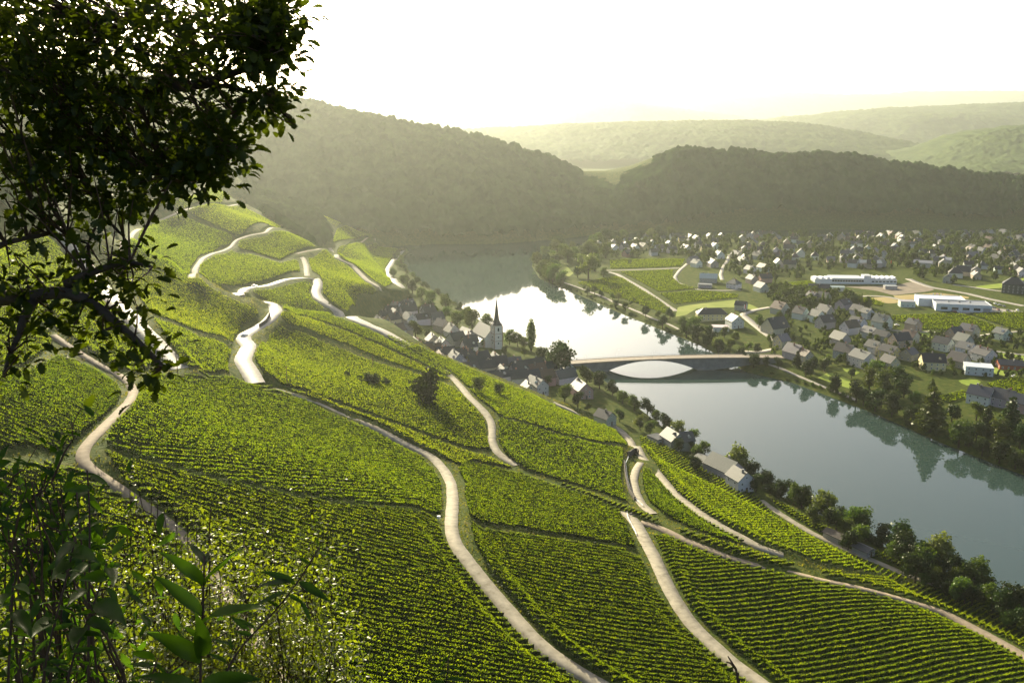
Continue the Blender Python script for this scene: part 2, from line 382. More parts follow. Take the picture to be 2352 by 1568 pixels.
# water
wv = [(-420, -600, 0), (1600, -600, 0), (1600, 1600, 0), (-420, 1600, 0)]
add('river', mesh_np('river', wv, np.array([[0, 1, 2, 3]])), M['water'], kind='structure', label='calm wide river mirroring the bright sky')

def ribbon(P, z, w, lift=.14, drop=.6, crown=.05):
    t = np.gradient(P, axis=0); t /= np.linalg.norm(t, axis=1, keepdims=True); n = np.stack([t[:, 1], -t[:, 0]], -1)
    ww = w / 2 * (1 + .10 * fnoise(P[:, 0], P[:, 1], 5, 3) + .10 * fnoise(P[:, 0], P[:, 1], 2.1, 13))[:, None]
    L = np.concatenate([P - n * ww, (z + lift)[:, None]], 1); Rr = np.concatenate([P + n * ww, (z + lift)[:, None]], 1)
    C = np.concatenate([P, (z + lift + crown)[:, None]], 1)
    L2 = L.copy(); L2[:, 2] -= drop; R2 = Rr.copy(); R2[:, 2] -= drop
    V = np.concatenate([L2, L, C, Rr, R2]); k = len(P); i = np.arange(k - 1); F = []
    for a in range(4): F.append(np.stack([a * k + i, (a + 1) * k + i, (a + 1) * k + i + 1, a * k + i + 1], -1))
    return V, np.concatenate(F)
for nm, w, m, lab, P, z in road_lines:
    V, F = ribbon(P, z, w)
    add(nm, mesh_np(nm, V, F), M[m], kind='structure', label=lab)

# ------------------------------------------------------------------ wooded hills
def domes(x, y, cell, seed, rmin=.45, rmax=.75):
    r_ = np.random.default_rng(seed); A = r_.random((128, 128, 4)); best = np.zeros(x.shape)
    i0, j0 = np.floor(x / cell).astype(int), np.floor(y / cell).astype(int)
    for di in (-1, 0, 1):
        for dj in (-1, 0, 1):
            a = A[(i0 + di) % 128, (j0 + dj) % 128]
            cx, cy_ = (i0 + di + .15 + .7 * a[..., 0]) * cell, (j0 + dj + .15 + .7 * a[..., 1]) * cell
            rad = cell * (rmin + (rmax - rmin) * a[..., 2]); h = (.6 + .8 * a[..., 3])
            q = 1 - ((x - cx) ** 2 + (y - cy_) ** 2) / rad ** 2
            best = np.maximum(best, np.sqrt(np.maximum(q, 0)) * h * cell * .75)
    return best
def grid_faces(ny, nx, mask=None):
    idx = np.arange(nx * ny).reshape(ny, nx)
    F = np.stack([idx[:-1, :-1], idx[:-1, 1:], idx[1:, 1:], idx[1:, :-1]], -1)
    if mask is not None: F = F[mask[:-1, :-1] & mask[:-1, 1:] & mask[1:, 1:] & mask[1:, :-1]]
    return F.reshape(-1, 4)
# wood on the near hill: a closed canopy
xs = np.arange(-760, 1260, 3.2); ys = np.arange(1225, 1790, 3.2)
x_, y_ = np.meshgrid(xs, ys); z0 = hill1(x_, y_)
foot = np.interp(x_, [-900, -300, -107, -40, 30, 150, 400, 1600], [1150, 1265, 1322, 1316, 1349, 1444, 1520, 1590])
cl = domes(x_, y_, 10.5, 3) + domes(x_ + 31, y_ - 17, 5.6, 8) * .5 + domes(x_ + 11, y_ + 7, 24, 14) * .35
clear = np.zeros(x_.shape, bool)
cz = z0 + 1.5 + cl * (1 + .5 * fnoise(x_, y_, 60, 5)) + fnoise(x_, y_, 130, 6) * 6
hu, hv = proj((x_, y_, cz)); hq = np.stack([hu, hv], -1); meadow_px = np.array([(1330, 370), (1400, 372), (1470, 352), (1500, 345), (1495, 362), (1425, 388), (1418, 414), (1388, 396), (1345, 390)], float)
mask = (y_ > foot) & ~(inside(hq, meadow_px) & (y_ > 1600))
edge_f = np.where(y_ > 1580, sst(0, 60, poly_dist(hq, np.concatenate([meadow_px, meadow_px[:1]]))), 1.0); cz = z0 + .5 + (cz - z0 - .5) * (.25 + .75 * edge_f)
V = np.stack([x_ + fnoise(x_, y_, 4, 11) * 3, y_ + fnoise(x_, y_, 4, 12) * 3, cz], -1).reshape(-1, 3)
me = mesh_np('wooded_hill', V, grid_faces(len(ys), len(xs), mask), False)
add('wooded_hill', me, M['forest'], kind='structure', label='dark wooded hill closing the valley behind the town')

def ridge(name, SK, Y, front, back, zb, label, step, rows, lump, seed, m='far_forest', fold=10.0):
    X, Z = sk_world(SK, Y); xs = np.arange(X.min(), X.max(), step); zr = np.interp(xs, X, Z)
    k = np.concatenate([np.linspace(-front, 0, rows), np.linspace(0, back, 6)[1:]])
    x_, kk = np.meshgrid(xs, k); zz = np.broadcast_to(zr, x_.shape)
    t = np.where(kk <= 0, 1 + kk / front, 1 - kk / back * .8)
    up = np.sin(np.clip(t, 0, 1) * math.pi / 2) ** .9
    y_ = Y + kk + fold * 3 * fnoise(x_, kk * .3, 260, seed)
    z = zb + (zz - zb) * up
    z = z + (1 - np.clip(t, 0, 1)) * np.minimum(1, t * 3) * fold * (np.sin(x_ / (front * .16) + kk / (front * .2)) + 2 * fnoise(x_, kk, front * .2, seed + 1))
    z = z + domes(x_, y_, lump, seed) * .8 + fnoise(x_, y_, lump * 5, seed + 3) * lump * .3
    V = np.stack([x_, y_, z], -1).reshape(-1, 3)
    add(name, mesh_np(name, V, grid_faces(len(k), len(xs)), True), M[m], kind='structure', label=label)
ridge('hills', [(880,330),(980,306),(1060,301),(1150,297),(1330,289),(1450,284),(1600,280),(1700,281),(1800,285),(1860,292),(1920,304),(1980,322),(2050,348),(2130,378),(2200,402),(2300,430)], 4600, 1100, 700, 40, 'hazy wooded ridge behind the gap in the near hill', 9, 70, 18, 21, fold=18)
ridge('hills', [(1500,330),(1600,308),(1700,293),(1760,282),(1820,272),(1880,266),(1940,258),(2000,253),(2080,250),(2150,247),(2250,243),(2352,240),(2600,235),(2900,230)], 6600, 1600, 900, 40, 'broad hazy ridge on the right behind the others', 14, 60, 24, 31, fold=34)
ridge('hills', [(2020,410),(2090,382),(2130,362),(2180,335),(2230,312),(2290,299),(2352,293),(2450,285),(2700,280),(2900,280)], 3300, 800, 500, 40, 'sunlit wooded flank at the right edge of the far hills', 6, 70, 14, 41, fold=24)
ridge('hills', [(300,275),(700,280),(860,268),(950,252),(1040,242),(1120,244),(1200,246),(1300,238),(1420,236),(1520,248),(1620,262),(1800,285),(2000,290)], 9500, 2000, 1000, 60, 'pale distant rise left of centre under the white sky', 26, 36, 30, 51, fold=45)
ridge('hills', [(-300,260),(600,262),(900,255),(1040,243),(1200,242),(1280,236),(1350,228),(1420,221),(1500,216),(1600,214),(1700,214),(1800,218),(1880,220),(1950,221),(2020,219),(2080,214),(2150,213),(2352,215),(2700,215),(3000,220)], 13200, 3000, 1400, 60, 'palest far plateau carrying the wind turbines', 36, 36, 36, 61, fold=60)

# haze: one even box of morning air round everything
hz = MB().box((0, 7150, 450), (27000, 16300, 912)).mesh('haze')
def f_haze(nt, out):
    v = N(nt, 'ShaderNodeVolumePrincipled'); v.inputs['Color'].default_value = (.92, .97, .88, 1)
    v.inputs['Density'].default_value = HAZE; v.inputs['Anisotropy'].default_value = .62
    nt.links.new(v.outputs[0], out.inputs['Volume'])
HAZE = 4.8e-5
M['haze'] = mat('haze', f_haze)
add('haze', hz, M['haze'], kind='stuff', label='thin bright morning haze filling the valley')

# ------------------------------------------------------------------ vineyards
def vine_mesh(rows, dens, size, core=True, height=1.75, ch=.62):
    """rows: list of (n,3) ground lines. Leafy hedge: thin core sheet and many leaf sprays."""
    Vs, Fs, Mi, base = [], [], [], 0
    for P in rows:
        L = np.concatenate([[0], np.cumsum(np.linalg.norm(np.diff(P, axis=0), axis=1))]); tot = L[-1]
        if tot < 1.5: continue
        n = max(4, int(tot * dens)); t = rng.uniform(0, tot, n)
        # gaps and vigour along the row
        x, y, z = (np.interp(t, L, P[:, k]) for k in range(3))
        vig = 1 + .2 * fnoise(x, y, 2.2, 5) + .25 * fnoise(x, y, 14.0, 6)
        a = rng.normal(0, .10, (n, 2)); hgt = height * vig * (0.22 + .78 * rng.random(n) ** .75)
        c = np.stack([x + a[:, 0], y + a[:, 1], z + hgt], -1)
        e1 = rng.normal(size=(n, 3)); e1 /= np.linalg.norm(e1, axis=1, keepdims=True)
        e2 = np.cross(e1, rng.normal(size=(n, 3))); e2 /= np.linalg.norm(e2, axis=1, keepdims=True)
        s1 = size * (.6 + .8 * rng.random((n, 1))); s2 = size * (.45 + .6 * rng.random((n, 1)))
        q = np.stack([c - e1 * s1, c - e2 * s2 + e1 * s1 * .2, c + e1 * s1, c + e2 * s2], 1).reshape(-1, 3)
        Vs.append(q); Fs.append(np.arange(4 * n).reshape(n, 4) + base); base += 4 * n; Mi.append(np.zeros(n, np.int32))
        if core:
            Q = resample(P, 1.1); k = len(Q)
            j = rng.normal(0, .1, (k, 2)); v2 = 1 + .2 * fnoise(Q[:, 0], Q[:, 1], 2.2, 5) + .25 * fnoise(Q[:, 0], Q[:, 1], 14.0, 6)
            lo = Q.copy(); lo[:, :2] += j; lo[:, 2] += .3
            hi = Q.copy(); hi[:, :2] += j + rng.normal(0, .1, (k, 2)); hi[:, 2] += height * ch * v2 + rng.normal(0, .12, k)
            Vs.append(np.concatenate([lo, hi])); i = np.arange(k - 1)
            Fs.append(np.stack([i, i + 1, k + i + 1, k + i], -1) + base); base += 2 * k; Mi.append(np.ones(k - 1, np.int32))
    if not Vs: return None
    return np.concatenate(Vs), np.concatenate(Fs), np.concatenate(Mi)
def vine_obj(name, g, root, kind=None, tint=(1, 1, 1)):
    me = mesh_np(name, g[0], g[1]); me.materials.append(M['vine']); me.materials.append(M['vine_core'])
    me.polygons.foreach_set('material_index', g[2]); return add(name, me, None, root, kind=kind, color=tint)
def clip_rows(poly, dirv, spacing, min_len=3.0, inset=.3):
    """parallel lines clipped to a polygon (world xy)"""
    poly = np.asarray(poly, float); d = np.asarray(dirv, float); d = d / np.linalg.norm(d); n = np.array([-d[1], d[0]])
    a = poly @ n; b = poly @ d; out = []
    for k in np.arange(math.ceil(a.min() / spacing), a.max() / spacing):
        h = k * spacing; xs = []
        for i in range(len(poly)):
            a1, a2 = a[i], a[(i + 1) % len(poly)]
            if (a1 > h) != (a2 > h): xs.append(b[i] + (h - a1) / (a2 - a1) * (b[(i + 1) % len(poly)] - b[i]))
        xs.sort()
        for s, e in zip(xs[::2], xs[1::2]):
            if e - s > min_len: out.append((n * h + d * (s + inset * (.5 + random.random())), n * h + d * (e - inset * (.5 + random.random()))))
    return out
def drape(a, b, ds=3.0):
    n = max(2, int(np.linalg.norm(b - a) / ds) + 1); P = a + np.linspace(0, 1, n)[:, None] * (b - a)
    return np.concatenate([P, hs(P[:, 0], P[:, 1])[:, None]], 1)
def grad(p, e=6.0):
    return np.array([hs(p[0] + e, p[1]) - hs(p[0] - e, p[1]), hs(p[0], p[1] + e) - hs(p[0], p[1] - e)]).ravel() / (2 * e)
def pix_dir(a, b):
    p = atl([a, b]); return p[1] - p[0]
# label, polygon (picture points), row direction (two picture points or None = straight down the slope), rows apart
PLOTS = [
 ('A', 'large steep vine plot at the bottom, left of the long curving track', [(236,1042),(367,1078),(500,1113),(633,1140),(784,1166),(1005,1198),(1024,1250),(1048,1282),(1078,1322),(1116,1372),(1156,1418),(1200,1466),(1248,1512),(1300,1548),(1350,1590),(760,1640),(690,1560),(600,1440),(530,1350),(455,1250),(390,1188),(300,1128)], ((700,1300),(1000,1368)), 2.2),
 ('B', 'dark-rowed vine plot sloping above the bottom plot, right of the gravel bend', [(238,1030),(262,985),(300,945),(325,905),(335,872),(350,862),(450,856),(560,882),(600,893),(650,905),(700,922),(784,966),(834,984),(884,1008),(927,1034),(970,1056),(998,1082),(1014,1116),(1016,1180),(1005,1190),(784,1158),(633,1132),(500,1106),(367,1070)], ((500,1000),(800,1052)), 2.2),
 ('C', 'shaded vine plot left of the gravel track under the oak', [(-60,850),(60,858),(130,822),(180,838),(240,868),(270,888),(282,905),(272,930),(235,968),(190,1008),(160,1035),(-60,1045)], None, 2.2),
 ('A2', 'scrubby vine plot at the lower left below the gravel track', [(160,1078),(200,1096),(290,1154),(370,1208),(425,1266),(505,1390),(570,1495),(640,1600),(300,1640),(-100,1640),(-100,1085)], ((100,1300),(300,1345)), 2.1),
 ('D2', 'vine plot high on the left behind the oak branches', [(-90,560),(60,540),(120,545),(165,610),(195,655),(140,640),(60,690),(-90,710)], None, 2.2),
 ('D3', 'vine plot at the left edge between the oak branches', [(-90,722),(50,702),(60,742),(110,762),(125,790),(60,846),(-90,838)], None, 2.2),
 ('D', 'vine strip between the main road and the gravel track behind the oak', [(60,690),(140,640),(190,640),(250,712),(310,775),(350,815),(372,845),(330,856),(290,862),(240,832),(190,800),(130,760),(60,730)], None, 2.2),
 ('E1', 'glowing vine plot on the nose above the S-bend, upper half', [(230,560),(300,600),(345,612),(377,618),(430,641),(500,673),(560,701),(598,718),(588,734),(556,750),(544,772),(536,790),(470,768),(400,740),(350,722),(310,670),(250,610)], None, 2.2),
 ('E2', 'vine plot on the nose above the S-bend, lower half under the hedge line', [(352,734),(400,752),(470,781),(535,805),(524,845),(530,864),(440,850),(415,836),(400,805),(372,762)], None, 2.2),
 ('F1', 'small vine wedge enclosed by the hairpin road', [(578,672),(640,661),(700,648),(716,654),(710,672),(718,690),(742,708),(768,724),(700,712),(650,703),(612,690)], None, 2.2),
 ('F1b', 'thin vine strip just below the road entering the village', [(650,707),(700,716),(768,730),(830,752),(895,785),(950,812),(1000,838),(1040,860),(1030,866),(960,832),(880,795),(790,757),(700,727),(650,716)], None, 2.2),
 ('Q', 'narrow vine strip along the edge above the village roofs', [(880,765),(945,792),(1000,815),(1060,840),(1110,862),(1160,884),(1220,908),(1290,938),(1240,922),(1180,904),(1120,896),(1075,892),(1040,858),(1000,836),(950,810),(895,783)], None, 2.2),
 ('F2', 'pale vine band between the two dark hedge lines on the middle slope', [(645,721),(700,732),(790,762),(880,800),(960,837),(1035,872),(1020,874),(940,848),(800,793),(700,756),(645,736)], None, 2.2),
 ('F3', 'broad middle vine plot around the lone dark tree', [(618,772),(640,752),(700,770),(800,811),(900,848),(940,856),(1020,884),(1045,895),(1088,938),(1112,965),(1120,1010),(1125,1032),(1084,1034),(917,976),(784,928),(700,900),(640,884),(612,868),(598,848),(584,828),(596,796)], None, 2.2),
 ('F4', 'narrow sunlit vine strip along the upper side of the long track', [(640,892),(700,906),(784,936),(917,983),(1084,1043),(1140,1062),(1190,1082),(1090,1062),(1035,1064),(1000,1040),(960,1026),(890,985),(840,962),(790,944),(700,914)], None, 2.2),
 ('G', 'square vine plot in the centre, right of the long track', [(1054,1086),(1060,1066),(1090,1068),(1200,1093),(1330,1138),(1424,1178),(1436,1206),(1456,1246),(1464,1266),(1330,1240),(1200,1217),(1078,1190),(1068,1150),(1066,1110)], ((1100,1150),(1300,1190)), 2.2),
 ('H', 'vine plot at the bottom centre between the two pale tracks', [(1080,1206),(1200,1231),(1330,1253),(1472,1280),(1486,1320),(1508,1362),(1538,1404),(1565,1442),(1612,1484),(1660,1524),(1715,1566),(1760,1610),(1500,1640),(1432,1588),(1380,1556),(1330,1526),(1275,1484),(1220,1430),(1175,1376),(1136,1330),(1108,1286),(1086,1245)], ((1200,1300),(1400,1335)), 2.2),
 ('I1', 'upper vine plot beneath the village chapel roofs, right of the short bend', [(1100,920),(1078,898),(1120,896),(1180,900),(1240,918),(1300,948),(1380,976),(1418,996),(1438,1018),(1440,1026),(1380,1020),(1290,1000),(1200,970),(1146,955),(1126,938)], None, 2.2),
 ('I2', 'wide dark vine plot ending at the guard rail wall', [(1150,962),(1200,976),(1290,1006),(1380,1027),(1432,1034),(1432,1060),(1426,1096),(1434,1138),(1446,1160),(1350,1124),(1200,1078),(1160,1046),(1146,1020),(1144,994),(1144,972)], None, 2.2),
 ('J', 'long narrow vine strip with a hedge-like edge above the brown track', [(1200,1086),(1330,1126),(1440,1166),(1480,1184),(1560,1216),(1640,1244),(1720,1268),(1800,1292),(1850,1308),(1800,1306),(1735,1292),(1668,1272),(1590,1240),(1520,1208),(1470,1192),(1420,1170),(1330,1133)], None, 2.2),
 ('K', 'slim wedge of vines between the wall loop and the grey track', [(1477,1074),(1492,1080),(1512,1102),(1534,1128),(1560,1154),(1592,1178),(1624,1200),(1664,1222),(1720,1250),(1650,1240),(1580,1212),(1524,1184),(1494,1160),(1480,1134),(1474,1104)], ((1490,1110),(1530,1122)), 2.2),
 ('L', 'bright vine plot below the grey track, above the white gabled house', [(1468,1004),(1500,1012),(1560,1040),(1630,1076),(1700,1116),(1742,1146),(1770,1178),(1814,1206),(1864,1236),(1914,1259),(1964,1282),(2030,1309),(2085,1332),(1990,1318),(1880,1294),(1800,1268),(1735,1243),(1660,1206),(1605,1172),(1556,1134),(1516,1084),(1484,1040)], ((1750,1230),(1900,1236)), 2.2),
 ('M', 'lowest vine strip running beside the riverside trees', [(1752,1138),(1800,1160),(1870,1198),(1960,1244),(2050,1286),(2150,1334),(2250,1378),(2352,1420),(2420,1450),(2420,1466),(2352,1434),(2210,1364),(2150,1336),(2090,1314),(2035,1291),(1970,1264),(1920,1241),(1870,1218),(1822,1190),(1780,1162)], None, 2.2),
 ('N', 'vine strip above the brown track near the right edge', [(1870,1312),(1990,1328),(2090,1342),(2150,1352),(2205,1368),(2300,1408),(2352,1432),(2420,1468),(2420,1520),(2352,1492),(2300,1464),(2235,1430),(2168,1398),(2101,1376),(2035,1356),(1968,1340),(1900,1326)], None, 2.2),
 ('O', 'big terraced vine plot in the lower right corner', [(1500,1236),(1530,1234),(1580,1256),(1650,1284),(1735,1308),(1828,1329),(1968,1359),(2035,1376),(2101,1397),(2168,1420),(2235,1454),(2301,1488),(2352,1516),(2440,1566),(2440,1640),(1880,1640),(1800,1590),(1745,1544),(1695,1504),(1650,1466),(1604,1424),(1580,1392),(1556,1352),(1532,1304),(1514,1264)], ((1800,1500),(2200,1446)), 2.2),
 ('P1', 'far vine plot below the winding upper track, left of the hairpin', [(458,642),(458,612),(494,588),(531,578),(578,586),(644,606),(686,600),(690,625),(624,642),(578,652),(531,660),(511,657)], None, 2.2),
 ('P2', 'far vine plot tapering down to the side road above the hairpin', [(550,555),(611,545),(664,536),(726,570),(681,580),(644,598),(578,578),(546,570)], None, 2.2),
 ('P3', 'far vine plot between the two upper tracks, beside the dark gully', [(424,490),(558,474),(648,524),(560,539),(541,543),(504,524),(444,495)], None, 2.2),
 ('P4', 'striped far vine plot left of the winding upper track', [(345,520),(398,500),(418,494),(536,548),(528,562),(504,571),(458,590),(438,620),(432,645),(400,640),(345,612),(300,585),(296,560),(320,536)], None, 2.2),
 ('P5', 'topmost vine plot peeping out under the oak', [(394,480),(440,452),(470,436),(481,425),(551,461),(511,468),(428,480)], None, 2.2),
 ('P6', 'vine plot between the side road and the straight track above the village', [(708,596),(754,578),(772,600),(811,622),(842,652),(866,674),(821,682),(818,706),(800,718),(757,694),(741,676),(741,651),(734,634),(716,624)], None, 2.2),
 ('P7', 'far vine plot ending at the bright riverside road', [(774,575),(864,559),(915,575),(896,598),(884,618),(888,634),(902,652),(884,664),(848,636),(811,606),(781,590)], None, 2.2),
 ('P8', 'small vine plot on the tip of the far spur', [(773,528),(831,522),(858,544),(762,565)], None, 2.2),
 ('P9', 'thin lit vine strip along the crest of the far spur', [(551,405),(600,425),(644,442),(714,479),(812,515),(773,522),(750,508),(721,486),(651,453),(558,412)], None, 2.2),
]
FINE = {'A', 'A2', 'B', 'C', 'G', 'H', 'J', 'K', 'L', 'M', 'N', 'O', 'F4', 'I2', 'I1'}
LIGHT_TINT = {'B': (.92, .96, .9), 'C': (.85, .92, .9), 'G': (.95, .97, .9), 'E1': (1.18, 1.1, .9), 'F2': (1.2, 1.12, .9), 'F3': (1.08, 1.04, 1), 'F4': (1.25, 1.14, .9), 'J': (1.15, 1.1, 1), 'K': (.86, .93, 1), 'L': (1.08, 1.06, 1), 'M': (1.15, 1.1, .9), 'N': (1.2, 1.1, .9), 'I2': (.93, .97, 1), 'P3': (1.1, 1.06, 1), 'P6': (1.06, 1.02, .9), 'P4': (.95, 1, 1)}  # sunlit plots yellower and brighter, others darker: light put into the leaf colour
n_rows = 0; tri = 0; plot_polys = []
for key, lab, pix, dirp, gap in PLOTS:
    poly = atl(pix); plot_polys.append(poly); c = poly.mean(0)
    d = pix_dir(*dirp) if dirp else grad(c)
    lines = [drape(a, b) for a, b in clip_rows(poly, d, gap)]
    dist = math.hypot(c[0], c[1])
    dens, size = (32, .12) if dist < 240 else (21, .16) if dist < 330 else (11, .23) if dist < 520 else (7, .28)
    ch = .74 if dist < 300 else .66 if dist < 420 else .56
    tint = LIGHT_TINT.get(key, (1, 1, 1))
    root = add('vineyard_plot', None, loc=None, label=lab, cat='vineyard', group='vineyard plots on the steep slope')
    print('plot', key, 'rows', len(lines), 'dist', round(dist), 'dir', [round(float(k), 2) for k in d / np.linalg.norm(d)], 'len', round(sum(np.linalg.norm(l[-1] - l[0]) for l in lines)))
    if key in FINE and len(lines) <= 330:
        lines.sort(key=lambda l: l[:, 1].mean())
        for i, l in enumerate(lines[:300]):
            g = vine_mesh([l], dens, size, ch=ch)
            if g is None: continue
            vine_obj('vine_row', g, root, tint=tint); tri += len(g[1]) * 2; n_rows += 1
        rest = lines[300:]
    else: rest = lines
    if rest:
        g = vine_mesh(rest, dens, size, ch=ch)
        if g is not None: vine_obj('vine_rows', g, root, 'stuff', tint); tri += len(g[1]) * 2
print('vine rows', n_rows, 'tris', tri)

# ------------------------------------------------------------------ the flat right bank: fields, lanes, yards
M['meadow'] = surf('meadow_grass', [(.3, (.15, .19, .04)), (.7, (.25, .27, .08))], .06, detail=7)
M['lawn'] = surf('bright_lawn', [(.3, (.15, .21, .03)), (.7, (.24, .28, .06))], .1, detail=7)
M['stubble'] = surf('dry_field', [(.3, (.26, .20, .09)), (.7, (.33, .27, .13))], .05, detail=7)
M['yard'] = surf('yard_paving', [(.3, (.17, .145, .11)), (.7, (.25, .21, .16))], .12, detail=7)
M['paving'] = surf('lane_paving', [(.3, (.22, .20, .17)), (.7, (.32, .29, .24))], .3, .8, .2, detail=7)
def Z4(pts): return [(1177.1 + x * .24976, 488.1 + y * .24976) for x, y in pts]
def Z5(pts): return [(1764.6 + x * .24976, 488.1 + y * .24976) for x, y in pts]
def Z3(pts): return [(783.8 + x / 3, 574.2 + y / 3) for x, y in pts]
def Z6(pts): return [(1568.2 + x / 3, 803.9 + y / 3) for x, y in pts]
def ZV(pts): return [(803.9 + x * .24414, 631.6 + y * .24414) for x, y in pts]
def patch(name, poly, m, lift, label):
    """field laid on the ground: fan of fine triangles following the terrain"""
    poly = resample(np.concatenate([poly, poly[:1]]), 6.0)[:-1]
    import bmesh
    bm = bmesh.new(); vs = [bm.verts.new((p[0], p[1], 0)) for p in poly]
    f = bm.faces.new(vs); bmesh.ops.triangulate(bm, faces=[f])
    bmesh.ops.subdivide_edges(bm, edges=[e for e in bm.edges if e.calc_length() > 20], cuts=3, use_grid_fill=True)
    bmesh.ops.triangulate(bm, faces=bm.faces)
    for v in bm.verts: v.co.z = float(hs(v.co.x, v.co.y)) + lift
    bmesh.ops.recalc_face_normals(bm, faces=bm.faces)
    me = bpy.data.meshes.new(name); bm.to_mesh(me); bm.free()
    return add(name, me, m, kind='structure', label=label)
FIELDS = [
 ('meadow', 'meadow', 'pale mown meadow behind the riverside bushes', Z4([(1500,960),(1520,870),(1800,830),(2060,800),(2200,850),(2300,900),(2000,870),(1700,880),(1600,940)])),
 ('meadow', 'meadow', 'sunny clearing among the trees at the river bend', Z4([(380,490),(480,470),(560,560),(520,590),(440,560)])),
 ('dry_field', 'stubble', 'dry yellow field in front of the supermarket', Z5([(1150,765),(1560,738),(1850,775),(1840,790),(1440,800),(1180,800)])),
 ('dry_field', 'stubble', 'small dry field beside the factory lane', Z5([(940,785),(1080,775),(1220,815),(1180,835),(1070,835)])),
 ('yard', 'yard', 'brown paved yard right of the long factory', Z5([(700,682),(930,678),(1180,672),(1290,640),(1400,640),(1530,710),(1480,725),(1150,762),(1000,720)])),
 ('car_park', 'paving', 'asphalt car park beside the supermarket', Z5([(1400,830),(1560,800),(1840,800),(2100,880),(2352,910),(2340,925),(2050,915),(1800,930),(1560,890)])),
 ('meadow', 'lawn', 'bright field behind the last roofs of the town', Z5([(300,200),(560,178),(1000,190),(1130,205),(900,215),(400,235)])),
 ('meadow', 'lawn', 'lawn strip along the main road at the right', Z5([(1900,680),(2200,645),(2352,600),(2352,625),(2180,690),(1960,705)])),
 ('lawn', 'lawn', 'lawn between the front houses and the river path', Z6([(930,190),(1010,150),(1100,180),(1240,240),(1180,275),(1070,240)])),
 ('lawn', 'lawn', 'small lawn with a hedge behind the river path', Z6([(1100,125),(1160,120),(1230,150),(1180,175),(1120,150)])),
 ('lawn', 'lawn', 'garden lawn next to the red brick house', Z5([(2050,1420),(2150,1430),(2240,1480),(2200,1510),(2060,1480)])),
 ('lawn', 'lawn', 'sunlit garden between the upper front houses', Z5([(1000,1095),(1090,1085),(1180,1150),(1160,1185),(1080,1180)])),
 ('lawn', 'lawn', 'sunlit garden right of the white gabled house', Z5([(1390,1095),(1500,1100),(1620,1140),(1480,1150),(1410,1140)])),
 ('lawn', 'lawn', 'garden lawn near the right edge of the town', Z5([(2110,1310),(2200,1280),(2352,1310),(2352,1370),(2200,1350)])),
 ('lawn', 'lawn', 'bright lawn at the bottom of the town by the little vineyard', Z6([(1900,210),(1990,190),(2060,215),(2020,250),(1930,240)])),
]
for nm, m, lab, pix in FIELDS: patch(nm, atl(pix), M[m], .07, lab)
LANES = [
 (3.6, 'paving', 'riverside path along the right bank meadow', Z4([(470,640),(640,700),(800,760),(940,825),(1080,880),(1200,930),(1320,985),(1430,1020),(1540,1075)])),
 (5.5, 'paving', 'pale farm track cutting between the flat vineyards', Z4([(880,548),(960,565),(1020,600),(1150,675),(1250,735),(1350,800),(1450,870),(1510,905)])),
 (4.5, 'paving', 'thin lane crossing behind the flat vineyards', Z4([(860,535),(1100,528),(1350,520),(1540,512)])),
 (4.0, 'paving', 'lane curving round the house with the bright roof', Z4([(1610,470),(1540,530),(1495,590),(1510,640),(1600,680),(1720,712),(1900,718),(2100,715)])),
 (4.5, 'paving', 'village street leading up past the bright roofs', Z4([(1930,620),(1915,570),(1935,510),(1980,440),(1995,390)])),
 (6.5, 'paving', 'street from the bridge into the town', [(1700,807),(1745,809),(1790,800),(1790,785),(1765,770),(1745,755),(1720,735),(1705,722),(1735,712),(1770,706)]),
 (3.6, 'paving', 'riverside path below the front houses', Z6([(480,60),(560,90),(650,115),(780,170),(900,220),(1000,262),(1100,300),(1200,345)])),
 (7.0, 'paving', 'main road passing the supermarket', Z5([(1290,610),(1370,645),(1500,690),(1620,710),(1850,750),(2050,800),(2352,860)])),
 (5.0, 'paving', 'access lane along the dry fields', Z5([(650,800),(800,780),(930,765),(1100,775),(1250,810),(1400,828)])),
 (5.0, 'paving', 'cross lane by the car park corner', Z5([(1700,665),(1900,690),(2100,720),(2352,745)])),
 (4.0, 'paving', 'lane between front gardens and the supermarket vineyard', Z5([(1120,1080),(1300,1100),(1500,1095),(1700,1130),(1900,1140),(2100,1110),(2352,1090)])),
 (4.0, 'paving', 'back lane at the right between hedged gardens', Z5([(1950,1250),(2100,1280),(2352,1310)])),
]
for w, m, lab, pix in LANES:
    P = smooth(resample(atl(pix), 3.0), 3); z = smooth(hs(P[:, 0], P[:, 1])[:, None], 6)[:, 0]
    V, F = ribbon(P, z, w, lift=.13, drop=.4, crown=.02); add('lane', mesh_np('lane', V, F), M[m], kind='structure', label=lab)
